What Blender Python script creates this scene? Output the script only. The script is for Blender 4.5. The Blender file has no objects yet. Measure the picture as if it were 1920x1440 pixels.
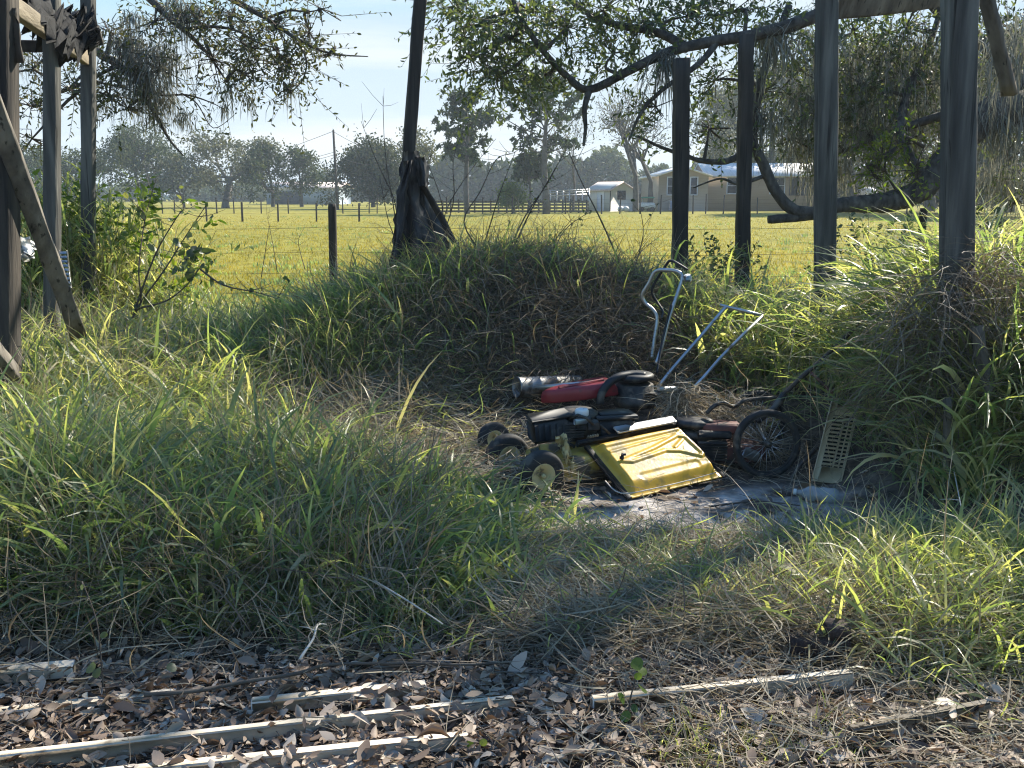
import bpy, bmesh, math, random
import numpy as np
from mathutils import Vector, Matrix
rng = np.random.default_rng(11); random.seed(5)
S = bpy.context.scene; COL = S.collection
TAU = 2*math.pi
# ------------------------------------------------------------------ camera, light, sky
FPX, PITCH, CAMZ = 1844.0, math.radians(10.9), 1.6
cam = bpy.data.cameras.new('camera'); camo = bpy.data.objects.new('camera', cam); COL.objects.link(camo)
camo.location = (0, 0, CAMZ); camo.rotation_euler = (math.pi/2 - PITCH, 0, 0)
cam.sensor_width = 36; cam.lens = FPX/1920*36; cam.clip_start = .05; cam.clip_end = 3000
S.camera = camo
SUN_EL, SUN_AZ = math.radians(38), math.radians(45)
SUN = Vector((math.sin(SUN_AZ)*math.cos(SUN_EL), math.cos(SUN_AZ)*math.cos(SUN_EL), math.sin(SUN_EL)))
def at(px, py, Y):
    """point of the photograph (full-size pixels) at the forward distance Y"""
    u, v = (px-960)/FPX, (720-py)/FPX
    c, s = math.cos(PITCH), math.sin(PITCH)
    d = Vector((u, c+v*s, -s+v*c))
    return Vector((0, 0, CAMZ)) + d*(Y/d.y)
def atz(px, py, z):
    u, v = (px-960)/FPX, (720-py)/FPX
    c, s = math.cos(PITCH), math.sin(PITCH)
    d = Vector((u, c+v*s, -s+v*c))
    return Vector((0, 0, CAMZ)) + d*((z-CAMZ)/d.z)
sl = bpy.data.lights.new('sun', 'SUN'); so = bpy.data.objects.new('sun', sl); COL.objects.link(so)
sl.energy = 3.55; sl.angle = math.radians(.5); sl.color = (1, .93, .8)
so.rotation_euler = SUN.to_track_quat('Z', 'Y').to_euler()
W = bpy.data.worlds.new('World'); S.world = W; W.use_nodes = True
nt = W.node_tree; N = nt.nodes; LK = nt.links
sky = N.new('ShaderNodeTexSky'); sky.sky_type = 'NISHITA'; sky.sun_disc = False
sky.sun_elevation = SUN_EL; sky.sun_rotation = SUN_AZ; sky.dust_density = .05; sky.ozone_density = 3.0; sky.air_density = 1.0
tc = N.new('ShaderNodeTexCoord'); mp = N.new('ShaderNodeMapping'); mp.inputs['Scale'].default_value = (1.4, 1.0, 13)
mp.inputs['Rotation'].default_value = (0, math.radians(2), 0)
LK.new(tc.outputs['Generated'], mp.inputs['Vector'])
nz = N.new('ShaderNodeTexNoise'); nz.inputs['Scale'].default_value = 1.7; nz.inputs['Detail'].default_value = 6; nz.inputs['Roughness'].default_value = .55
LK.new(mp.outputs[0], nz.inputs['Vector'])
cr = N.new('ShaderNodeValToRGB'); cr.color_ramp.elements[0].position = .5; cr.color_ramp.elements[1].position = .76
cr.color_ramp.elements[0].color = (0, 0, 0, 1); cr.color_ramp.elements[1].color = (.85, .85, .85, 1)
LK.new(nz.outputs['Fac'], cr.inputs[0])
mx = N.new('ShaderNodeMixRGB'); mx.inputs[2].default_value = (3.1, 3.3, 3.4, 1)
sx = N.new('ShaderNodeSeparateXYZ'); LK.new(tc.outputs['Generated'], sx.inputs[0])
hr = N.new('ShaderNodeMapRange'); hr.inputs[1].default_value = .2; hr.inputs[2].default_value = .01; hr.inputs[3].default_value = 0; hr.inputs[4].default_value = .6; LK.new(sx.outputs['Z'], hr.inputs[0])
ad = N.new('ShaderNodeMath'); ad.operation = 'ADD'; ad.use_clamp = True; LK.new(cr.outputs[0], ad.inputs[0]); LK.new(hr.outputs[0], ad.inputs[1])
LK.new(ad.outputs[0], mx.inputs[0]); hs = N.new('ShaderNodeHueSaturation'); hs.inputs['Saturation'].default_value = 1.25; LK.new(sky.outputs[0], hs.inputs['Color']); 
ml = N.new('ShaderNodeMixRGB'); ml.blend_type = 'MULTIPLY'; ml.inputs[0].default_value = 1; ml.inputs[2].default_value = (.9, .95, 1, 1); LK.new(hs.outputs[0], ml.inputs[1])
mn = N.new('ShaderNodeVectorMath'); mn.operation = 'MINIMUM'; mn.inputs[1].default_value = (2.0, 2.62, 3.15); LK.new(ml.outputs[0], mn.inputs[0]); LK.new(mn.outputs[0], mx.inputs[1])
bg = N['Background']; bg.inputs[1].default_value = .105; LK.new(mx.outputs[0], bg.inputs[0])
S.view_settings.view_transform = 'Standard'; S.view_settings.look = 'None'
S.view_settings.exposure = 1.6; S.view_settings.gamma = 1
S.cycles.max_bounces = 10; S.cycles.diffuse_bounces = 6; S.cycles.transmission_bounces = 7; S.cycles.glossy_bounces = 2
S.cycles.use_denoising = True; S.cycles.filter_width = 1.15
S.cycles.sample_clamp_indirect = 6
# ------------------------------------------------------------------ materials
def ramp(nt, fac, cols):
    r = nt.nodes.new('ShaderNodeValToRGB'); e = r.color_ramp.elements
    while len(e) < len(cols): e.new(.5)
    for i, c in enumerate(cols):
        e[i].position = c[0] if len(c) == 2 else i/(len(cols)-1); col = c[1] if len(c) == 2 else c
        e[i].color = (*col, 1)
    nt.links.new(fac, r.inputs[0]); return r.outputs[0]
def mat(name, cols, scale=6, stretch=(1, 1, 1), rough=.75, bump=0, bscale=None, metal=0, trans=0, tcol=None, tint=False, detail=5, spec=.4, spots=None, transmission=0, crack=0):
    """cols: colours over object-space noise, or over the 'tint' attribute"""
    m = bpy.data.materials.new(name); m.use_nodes = True; nt = m.node_tree; b = nt.nodes['Principled BSDF']; L = nt.links
    tc = nt.nodes.new('ShaderNodeTexCoord'); mp = nt.nodes.new('ShaderNodeMapping'); mp.inputs['Scale'].default_value = stretch
    L.new(tc.outputs['Object'], mp.inputs[0])
    nz = nt.nodes.new('ShaderNodeTexNoise'); nz.inputs['Scale'].default_value = scale; nz.inputs['Detail'].default_value = detail
    L.new(mp.outputs[0], nz.inputs['Vector'])
    if tint:
        a = nt.nodes.new('ShaderNodeAttribute'); a.attribute_name = 'tint'; fac = a.outputs['Fac']
    else:
        mr = nt.nodes.new('ShaderNodeMapRange'); mr.inputs[1].default_value = .3; mr.inputs[2].default_value = .7
        L.new(nz.outputs['Fac'], mr.inputs[0]); fac = mr.outputs[0]
    col = ramp(nt, fac, cols)
    if spots:   # (colour, scale, threshold)
        n2 = nt.nodes.new('ShaderNodeTexNoise'); n2.inputs['Scale'].default_value = spots[1]; n2.inputs['Detail'].default_value = 4
        L.new(tc.outputs['Object'], n2.inputs['Vector'])
        mr2 = nt.nodes.new('ShaderNodeMapRange'); mr2.inputs[1].default_value = spots[2]; mr2.inputs[2].default_value = spots[2]+.09
        L.new(n2.outputs['Fac'], mr2.inputs[0])
        mm = nt.nodes.new('ShaderNodeMixRGB'); L.new(mr2.outputs[0], mm.inputs[0]); L.new(col, mm.inputs[1]); mm.inputs[2].default_value = (*spots[0], 1); col = mm.outputs[0]
    if crack:   # long dark drying cracks along the grain
        m3 = nt.nodes.new('ShaderNodeMapping'); m3.inputs['Scale'].default_value = (34, 34, .9); L.new(tc.outputs['Object'], m3.inputs[0])
        n3 = nt.nodes.new('ShaderNodeTexNoise'); n3.inputs['Scale'].default_value = 1; n3.inputs['Detail'].default_value = 3; L.new(m3.outputs[0], n3.inputs['Vector'])
        r3 = nt.nodes.new('ShaderNodeMapRange'); r3.inputs[1].default_value = .6; r3.inputs[2].default_value = .68; L.new(n3.outputs['Fac'], r3.inputs[0])
        m4 = nt.nodes.new('ShaderNodeMath'); m4.operation = 'MULTIPLY'; m4.inputs[1].default_value = crack; L.new(r3.outputs[0], m4.inputs[0])
        mm = nt.nodes.new('ShaderNodeMixRGB'); L.new(m4.outputs[0], mm.inputs[0]); L.new(col, mm.inputs[1]); mm.inputs[2].default_value = (.012, .011, .01, 1); col = mm.outputs[0]
    L.new(col, b.inputs['Base Color'])
    b.inputs['Roughness'].default_value = rough; b.inputs['Metallic'].default_value = metal; b.inputs['Specular IOR Level'].default_value = spec
    if transmission: b.inputs['Transmission Weight'].default_value = transmission
    if bump:
        nb = nt.nodes.new('ShaderNodeTexNoise'); nb.inputs['Scale'].default_value = bscale or scale*2; nb.inputs['Detail'].default_value = 6
        L.new(mp.outputs[0], nb.inputs['Vector'])
        bp = nt.nodes.new('ShaderNodeBump'); bp.inputs['Strength'].default_value = bump; bp.inputs['Distance'].default_value = .02
        L.new(nb.outputs['Fac'], bp.inputs['Height']); L.new(bp.outputs[0], b.inputs['Normal'])
    if trans:
        t = nt.nodes.new('ShaderNodeBsdfTranslucent'); ms = nt.nodes.new('ShaderNodeMixShader'); ms.inputs[0].default_value = trans
        mc = nt.nodes.new('ShaderNodeMixRGB'); mc.blend_type = 'MULTIPLY'; mc.inputs[0].default_value = 1
        L.new(col, mc.inputs[1]); mc.inputs[2].default_value = (*(tcol or (1.5, 1.35, .7)), 1)
        L.new(mc.outputs[0], t.inputs['Color']); L.new(b.outputs[0], ms.inputs[1]); L.new(t.outputs[0], ms.inputs[2])
        L.new(ms.outputs[0], nt.nodes['Material Output'].inputs[0])
    return m
# ------------------------------------------------------------------ mesh builder (world coordinates in, one mesh object out)
class MB:
    def __init__(s, M=None): s.V = []; s.F = []; s.T = []; s.n = 0; s.M = M
    def add(s, V, F, tint=.5):
        V = np.asarray(V, float).reshape(-1, 3)
        if s.M is not None:
            A = np.array(s.M); V = V@A[:3, :3].T + A[:3, 3]
        t = np.broadcast_to(np.asarray(tint, float), (len(V),)) if np.ndim(tint) < 2 else np.asarray(tint).ravel()
        s.V.append(V); s.T.append(t)
        if isinstance(F, np.ndarray): s.F.append(F.astype(np.int64) + s.n)
        else:
            by = {}
            for f in F: by.setdefault(len(f), []).append(f)
            for k in by: s.F.append(np.array(by[k], dtype=np.int64) + s.n)
        s.n += len(V); return s
    def box(s, c, size, rot=None, bev=.004, tint=.5):
        x, y, z = [q/2 for q in size]; b = min(bev, x*.45, y*.45, z*.45)
        V = []; F = []
        for sx in (-1, 1):
            for sy in (-1, 1):
                for sz in (-1, 1):
                    V += [(sx*x, sy*(y-b), sz*(z-b)), (sx*(x-b), sy*y, sz*(z-b)), (sx*(x-b), sy*(y-b), sz*z)]
        I = lambda i, j, k, a: (i*4+j*2+k)*3+a
        for i in (0, 1):
            F.append([I(i, 0, 0, 0), I(i, 1, 0, 0), I(i, 1, 1, 0), I(i, 0, 1, 0)]); F.append([I(0, i, 0, 1), I(1, i, 0, 1), I(1, i, 1, 1), I(0, i, 1, 1)]); F.append([I(0, 0, i, 2), I(1, 0, i, 2), I(1, 1, i, 2), I(0, 1, i, 2)])
            for j in (0, 1):
                F.append([I(i, j, 0, 0), I(i, j, 1, 0), I(i, j, 1, 1), I(i, j, 0, 1)]); F.append([I(i, 0, j, 0), I(i, 1, j, 0), I(i, 1, j, 2), I(i, 0, j, 2)]); F.append([I(0, i, j, 1), I(1, i, j, 1), I(1, i, j, 2), I(0, i, j, 2)])
                for k in (0, 1): F.append([I(i, j, k, 0), I(i, j, k, 1), I(i, j, k, 2)])
        V = np.array(V)
        if rot is not None: V = V@np.array(rot.to_3x3()).T
        return s.add(V+np.array(c), F, tint)
    def bar(s, a, b, w, h, up=(0, 0, 1), bev=.004, tint=.5):
        a, b = Vector(a), Vector(b); d = b-a; z = d.normalized(); u = Vector(up)
        x = u.cross(z)
        if x.length < 1e-4: x = Vector((1, 0, 0))
        x.normalize(); y = z.cross(x)
        return s.box((a+b)/2, (w, h, d.length), Matrix((x, y, z)).transposed(), bev, tint)
    def tube(s, pts, r, sides=7, tint=.5, cap=True, jitter=0):
        P = [Vector(p) for p in pts]; n = len(P); rr = [r]*n if np.isscalar(r) else list(r)
        V = []; x = None
        for i, p in enumerate(P):
            t = (P[min(i+1, n-1)]-P[max(i-1, 0)]).normalized()
            if x is None: x = t.orthogonal().normalized()
            else:
                x = (x - t*x.dot(t)); x.normalize()
            y = t.cross(x)
            for k in range(sides):
                a = TAU*k/sides; q = rr[i]*(1+(random.uniform(-jitter, jitter) if jitter else 0)); V.append(p+(x*math.cos(a)+y*math.sin(a))*q)
        F = [[i*sides+k, i*sides+(k+1) % sides, (i+1)*sides+(k+1) % sides, (i+1)*sides+k] for i in range(n-1) for k in range(sides)]
        if cap: F += [list(range(sides))[::-1], [(n-1)*sides+k for k in range(sides)]]
        return s.add([tuple(v) for v in V], F, tint)
    def lathe(s, prof, c=(0, 0, 0), axis=(0, 0, 1), sides=20, tint=.5, closed=False, sy=1):
        """prof: (radius, height along axis)"""
        z = Vector(axis).normalized(); x = z.orthogonal().normalized(); y = z.cross(x); c = Vector(c); V = []
        for r, h in prof:
            for k in range(sides):
                a = TAU*k/sides; V.append(tuple(c+z*h+(x*math.cos(a)+y*math.sin(a)*sy)*max(r, 1e-4)))
        m = len(prof); F = []
        for i in range(m if closed else m-1):
            j = (i+1) % m
            for k in range(sides): F.append([i*sides+k, i*sides+(k+1) % sides, j*sides+(k+1) % sides, j*sides+k])
        return s.add(V, F, tint)
    def loft(s, rings, cap=True, tint=.5):
        n = len(rings[0]); V = [p for r in rings for p in r]
        F = [[i*n+k, i*n+(k+1) % n, (i+1)*n+(k+1) % n, (i+1)*n+k] for i in range(len(rings)-1) for k in range(n)]
        if cap: F += [list(range(n))[::-1], [(len(rings)-1)*n+k for k in range(n)]]
        return s.add(V, F, tint)
    def build(s, name, material, parent=None, smooth=False):
        me = bpy.data.meshes.new(name); o = bpy.data.objects.new(name, me); COL.objects.link(o)
        V = np.concatenate(s.V); T = np.concatenate(s.T)
        org = ORG.get(parent.name, (0, 0, 0)) if parent else (0, 0, 0)
        if parent: o.parent = parent
        else:
            org = tuple((V.min(0)+V.max(0))/2*np.array((1, 1, 0)) + np.array((0, 0, V[:, 2].min()))); o.location = org
        ORG[o.name] = org; V = V-np.array(org)
        me.vertices.add(len(V)); me.vertices.foreach_set('co', V.astype(np.float32).ravel())
        nl = sum(f.size for f in s.F); npoly = sum(len(f) for f in s.F)
        me.loops.add(nl); me.polygons.add(npoly)
        me.loops.foreach_set('vertex_index', np.concatenate([f.ravel() for f in s.F]).astype(np.int32))
        sizes = np.concatenate([np.full(len(f), f.shape[1]) for f in s.F])
        me.polygons.foreach_set('loop_start', np.concatenate([[0], np.cumsum(sizes)[:-1]]).astype(np.int32))
        me.update(calc_edges=True)
        if smooth: me.polygons.foreach_set('use_smooth', np.ones(npoly, bool))
        at_ = me.attributes.new('tint', 'FLOAT', 'POINT'); at_.data.foreach_set('value', T.astype(np.float32))
        me.materials.append(material); me.update()
        return o
ORG = {}
def tag(o, label=None, cat=None, group=None, kind=None):
    if label: o['label'] = label
    if cat: o['category'] = cat
    if group: o['group'] = group
    if kind: o['kind'] = kind
    return o
def thing(name, label, cat, loc, group=None):
    o = bpy.data.objects.new(name, None); COL.objects.link(o); o.location = tuple(loc); o.empty_display_size = .2
    ORG[o.name] = tuple(loc); return tag(o, label, cat, group)
# ------------------------------------------------------------------ vectorised plant pieces
def unit(a): return a/np.maximum(np.linalg.norm(a, axis=-1, keepdims=True), 1e-9)
def blades(mb, P, L, Wd, az, lean, bend, K=5, tint=.5, drift=0., twist=0.):
    n = len(P); P = np.asarray(P, float); t = np.linspace(0, 1, K+1)
    br = lambda a: np.broadcast_to(np.asarray(a, float), (n,))
    L, Wd, az, lean, bend, tint, drift, twist = map(br, (L, Wd, az, lean, bend, tint, drift, twist))
    th = np.minimum(lean[:, None]+bend[:, None]*t[None]**1.4, 3.05); aa = az[:, None]+drift[:, None]*t[None]
    d = np.stack([np.sin(th)*np.cos(aa), np.sin(th)*np.sin(aa), np.cos(th)], -1)
    seg = d[:, :-1]*(L/K)[:, None, None]
    C = np.concatenate([np.zeros((n, 1, 3)), np.cumsum(seg, 1)], 1)+P[:, None]
    side = np.stack([-np.sin(aa), np.cos(aa), np.zeros_like(aa)], -1); nor = np.cross(side, d)
    tw = twist[:, None]*(.3+t[None]); sd = side*np.cos(tw)[..., None]+nor*np.sin(tw)[..., None]
    w = np.interp(t, [0, .15, .45, .75, 1], [.55, .95, 1, .65, .06])[None, :, None]*(Wd/2)[:, None, None]
    V = np.stack([C-sd*w, C+sd*w], 2).reshape(-1, 3)
    b = (np.arange(n)*(K+1)*2)[:, None]; k = np.arange(K)[None]*2
    F = np.stack([b+k, b+k+1, b+k+3, b+k+2], -1).reshape(-1, 4)
    mb.add(V, F, np.repeat(tint, (K+1)*2))
def leaves(mb, P, D, L, Wd, fold=.25, tint=.5, up=None):
    """six-vertex pointed leaves, base P, direction D"""
    n = len(P); D = unit(np.asarray(D, float)); L = np.broadcast_to(L, (n,)); Wd = np.broadcast_to(Wd, (n,)); tint = np.broadcast_to(tint, (n,))
    U = rng.normal(size=(n, 3)) if up is None else up+rng.normal(size=(n, 3))*.35
    s_ = unit(np.cross(D, U)); nn = np.cross(s_, D)
    def pt(t, q, h): return P+D*(L*t)[:, None]+s_*(Wd*q)[:, None]+nn*(Wd*h)[:, None]
    V = np.stack([pt(0, 0, 0), pt(.33, -.45, fold), pt(.33, .45, fold), pt(.72, -.36, fold*.4), pt(.72, .36, fold*.4), pt(1, 0, -fold)], 1).reshape(-1, 3)
    b = (np.arange(n)*6)[:, None]
    tr = np.concatenate([b+np.array([[0, 2, 1]]), b+np.array([[3, 4, 5]])])
    mb.add(V, b+np.array([[1, 2, 4, 3]]), np.repeat(tint, 6)); mb.F.append(tr+mb.n-n*6)
def sticks(mb, A, B, ra, rb, tint=.5):
    A = np.asarray(A, float); B = np.asarray(B, float); n = len(A); d = unit(B-A)
    x = unit(np.cross(d, np.array([.31, .52, .79]))); y = np.cross(d, x); V = []
    ra = np.broadcast_to(ra, (n,))[:, None]; rb = np.broadcast_to(rb, (n,))[:, None]
    for C, r in ((A, ra), (B, rb)):
        for k in range(3): V.append(C+(x*math.cos(TAU*k/3)+y*math.sin(TAU*k/3))*r)
    V = np.stack(V, 1).reshape(-1, 3); b = (np.arange(n)*6)[:, None]
    F = np.concatenate([b+np.array([[k, (k+1) % 3, 3+(k+1) % 3, 3+k]]) for k in range(3)])
    mb.add(V, F, tint)
def sprays(lm, tm, O, D, length, m=10, lsize=.06, aspect=.36, tint=(.2, .8), twig=.004, droop=.2):
    """leafy twigs: origin O, direction D"""
    O = np.asarray(O, float); n = len(O); D = unit(np.asarray(D, float)); length = np.broadcast_to(length, (n,))
    E = D*length[:, None]; E[:, 2] -= droop*length
    if tm is not None: sticks(tm, O, O+E, twig, twig*.4)
    s = np.linspace(.15, 1, m)[None, :, None]; P = (O[:, None]+E[:, None]*s).reshape(-1, 3)
    Dr = np.repeat(D, m, 0); sd = unit(np.cross(Dr, rng.normal(size=Dr.shape)))
    LD = Dr*.55+sd*.8+rng.normal(size=Dr.shape)*.25; LD[:, 2] -= .15
    q = len(P); L = lsize*rng.uniform(.7, 1.25, q); base = np.repeat(rng.uniform(tint[0], tint[1], n), m)
    leaves(lm, P, LD, L, L*aspect*rng.uniform(.8, 1.2, q), tint=np.clip(base+rng.normal(size=q)*.12, 0, 1))
def moss(mb, pts, n=60, L=(.2, .6), spread=.08, w=.007):
    for p in pts:
        k = rng.normal(size=(n, 3))*np.array([spread, spread, spread*.6])
        blades(mb, np.array(p)+k, rng.uniform(L[0], L[1], n)*(rng.random(n)**.5), w*rng.uniform(.6, 1.4, n), rng.uniform(0, TAU, n), rng.uniform(1.9, 3.0, n), rng.uniform(.3, 1.2, n), K=4, tint=rng.uniform(.1, .9, n), drift=rng.normal(size=n)*2)
def smooth_path(pts, k=5):
    P = [Vector(p) for p in pts]; out = []
    for i in range(len(P)-1):
        a, b, c, d = P[max(i-1, 0)], P[i], P[i+1], P[min(i+2, len(P)-1)]
        for j in range(k):
            t = j/k; out.append(.5*((2*b)+(c-a)*t+(2*a-5*b+4*c-d)*t*t+(3*b-3*c+d-a)*t**3))
    return out+[P[-1]]
def interp_r(r0, r1, n, p=1.): return [r0+(r1-r0)*(i/(n-1))**p for i in range(n)]
def grow(p, d, l, r, depth, segs, tips, ang=.55, keep=.74, up=.08, kids=(2, 3)):
    q = p+d*l; segs.append((p, q, r, r*.72))
    if depth == 0: tips.append(q); return
    for i in range(random.choice(kids)):
        v = Vector((random.gauss(0, 1), random.gauss(0, 1), random.gauss(0, .7)))
        nd = (d+v*ang+Vector((0, 0, up))).normalized()
        grow(q, nd, l*keep*random.uniform(.75, 1.2), r*.66, depth-1, segs, tips, ang, keep, up, kids)
    if depth <= 2: tips.append(q)
# ------------------------------------------------------------------ terrain
_ph = rng.uniform(0, TAU, (14, 2)); _fr = rng.uniform(.5, 4.5, (14, 2))*np.sign(rng.normal(size=(14, 2)))
def wob(x, y): return sum(np.sin(x*_fr[i, 0]+y*_fr[i, 1]+_ph[i, 0])/(1+abs(_fr[i]).sum()) for i in range(14))/3
def g2(x, y, cx, cy, sx, sy, a): return a*np.exp(-((x-cx)/sx)**2/2-((y-cy)/sy)**2/2)
def sstep(a, b, v): t = np.clip((v-a)/(b-a), 0, 1); return t*t*(3-2*t)
def H(x, y):
    x = np.asarray(x, float); y = np.asarray(y, float)
    h = g2(x, y, -.35, 7.55, .95, .62, .6)+g2(x, y, .9, 7.5, .8, .6, .3)
    h = h+.36*np.exp(-((y-8.6)/1.1)**2/2)*(sstep(-6, -5, x)*0+1)*(1-.55*np.exp(-((x+2.4)/.8)**2/2))
    h = h+g2(x, y, 2.72, 6.1, .5, .75, .72)+g2(x, y, 3.9, 6.2, .8, 1., .55)+g2(x, y, -3.2, 6.6, 1.0, 1.1, .32)
    flat = np.exp(-(((x-.75)/1.0)**4+((y-5.5)/.7)**4))
    h = h*(1-flat*.9)
    near = np.exp(-np.maximum(y-13, 0)/5)
    return h+wob(x, y)*.05*near*(1-.6*flat)+.0*x
def Hs(x, y): return float(H(x, y))
# ------------------------------------------------------------------ shared materials
M_POST = mat('weathered_post', [(.03, .03, .028), (.078, .076, .068), (.165, .158, .138)], 14, (1, 1, .09), .9, .8, 30, crack=.85)
M_DARKWOOD = mat('dark_wood', [(.016, .014, .013), (.042, .036, .03), (.08, .066, .052)], 14, (1, 1, .1), .9, .8, 30, crack=.8)
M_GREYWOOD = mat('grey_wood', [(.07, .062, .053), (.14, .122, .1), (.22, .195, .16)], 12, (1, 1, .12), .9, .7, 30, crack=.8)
M_BEAM = mat('pale_beam', [(.16, .13, .09), (.3, .25, .18)], 9, (.4, .4, 2), .85, .4, 30)
M_BARK = mat('oak_bark', [(.035, .03, .026), (.08, .07, .06), (.14, .125, .105)], 16, (1, 1, .6), .95, 1.0, 26)
M_TWIG = mat('twig_bark', [(.05, .04, .033), (.12, .1, .08)], 9, rough=.9)
M_LEAF = mat('oak_leaf', [(.034, .052, .032), (.06, .086, .042), (.09, .118, .052), (.13, .142, .066)], tint=True, rough=.4, trans=.42, tcol=(2.3, 2.15, .95), spec=.5)
M_LITLEAF = mat('young_leaf', [(.05, .09, .02), (.09, .15, .03), (.16, .2, .05)], tint=True, rough=.4, trans=.5, tcol=(1.8, 1.7, .5))
M_MOSS = mat('spanish_moss', [(.12, .125, .107), (.2, .202, .178), (.3, .3, .262)], tint=True, rough=.95, trans=.3, tcol=(1.2, 1.15, .95))
M_GRASS = mat('grass_blade', [(.08, .12, .078), (.135, .18, .1), (.19, .225, .11), (.25, .255, .125), (.44, .39, .27)], tint=True, rough=.4, trans=.5, tcol=(2.3, 2.4, .95), spec=.5)
M_HAY = mat('dry_straw', [(.09, .07, .055), (.2, .162, .118), (.32, .265, .185), (.46, .4, .295)], tint=True, rough=.7, trans=.25, tcol=(1.2, 1.1, .8))
M_PAST = mat('pasture_blade', [(.18, .17, .022), (.27, .23, .03), (.35, .285, .05), (.4, .33, .12)], tint=True, rough=.6, trans=.42, tcol=(1.4, 1.25, .4), spec=.2)
M_LITTER = mat('dead_leaf', [(.08, .054, .04), (.18, .125, .088), (.28, .205, .148), (.38, .3, .235), (.5, .43, .35)], tint=True, rough=.6, trans=.12, tcol=(1.3, 1, .7))
M_RUBBER = mat('black_rubber', [(.012, .012, .013), (.03, .03, .03)], 12, rough=.75, bump=.2, spots=((.09, .08, .065), 9, .55))
M_BLACK = mat('black_plastic', [(.009, .01, .012), (.024, .025, .028)], 8, rough=.55, spots=((.1, .09, .075), 7, .58))
M_ENGINE = mat('dirty_engine_metal', [(.02, .02, .02), (.07, .066, .06)], 14, rough=.6, metal=.3, bump=.4, spots=((.12, .1, .08), 12, .55))
M_STEEL = mat('dull_steel', [(.32, .33, .34), (.5, .5, .5)], 9, rough=.38, metal=.85, spots=((.16, .12, .09), 14, .6))
M_YELLOW = mat('yellow_paint', [(.54, .32, .03), (.62, .375, .045)], 5, rough=.36, bump=.06, bscale=40, spots=((.26, .19, .06), 6, .53))
M_YDIRTY = mat('dirty_yellow_paint', [(.33, .22, .04), (.42, .3, .06)], 7, rough=.55, spots=((.08, .06, .04), 8, .5))
M_RED = mat('red_paint', [(.2, .022, .026), (.27, .034, .04)], 6, rough=.4, spots=((.1, .04, .035), 11, .58))
M_RUSTRED = mat('rusty_red_paint', [(.08, .03, .025), (.14, .05, .04)], 9, rough=.7, spots=((.05, .035, .03), 11, .52))
M_CREAM = mat('cream_hub_paint', [(.5, .4, .19), (.62, .5, .26)], 9, rough=.6, spots=((.16, .12, .08), 16, .6))
M_WHITEP = mat('white_plastic', [(.6, .6, .58), (.72, .72, .7)], 8, rough=.45, spots=((.3, .28, .24), 12, .6))
M_BOARD = mat('pale_board', [(.52, .45, .37), (.63, .56, .47)], 5, (1, 1, 1), .8, .12, 60, spots=((.22, .18, .14), 9, .6))
M_TAN = mat('tan_plastic', [(.46, .385, .26), (.56, .47, .33)], 6, rough=.6, bump=.15, bscale=30, spots=((.1, .085, .06), 9, .57))
M_FELT = mat('torn_roofing_felt', [(.008, .008, .009), (.024, .023, .023)], 9, rough=.9, bump=.8)
M_TARP = mat('weathered_sheathing', [(.014, .015, .017), (.04, .04, .043), (.1, .1, .1)], 5, (2, 2, .5), .85, .7, 14)
M_BOTTLE = mat('milky_bottle', [(.34, .35, .35), (.5, .5, .49)], 6, rough=.25, transmission=.45, spots=((.4, .36, .3), 14, .6))
M_RUST = mat('rusty_wire', [(.06, .045, .035), (.13, .11, .1)], 9, rough=.7, metal=.5)
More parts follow.
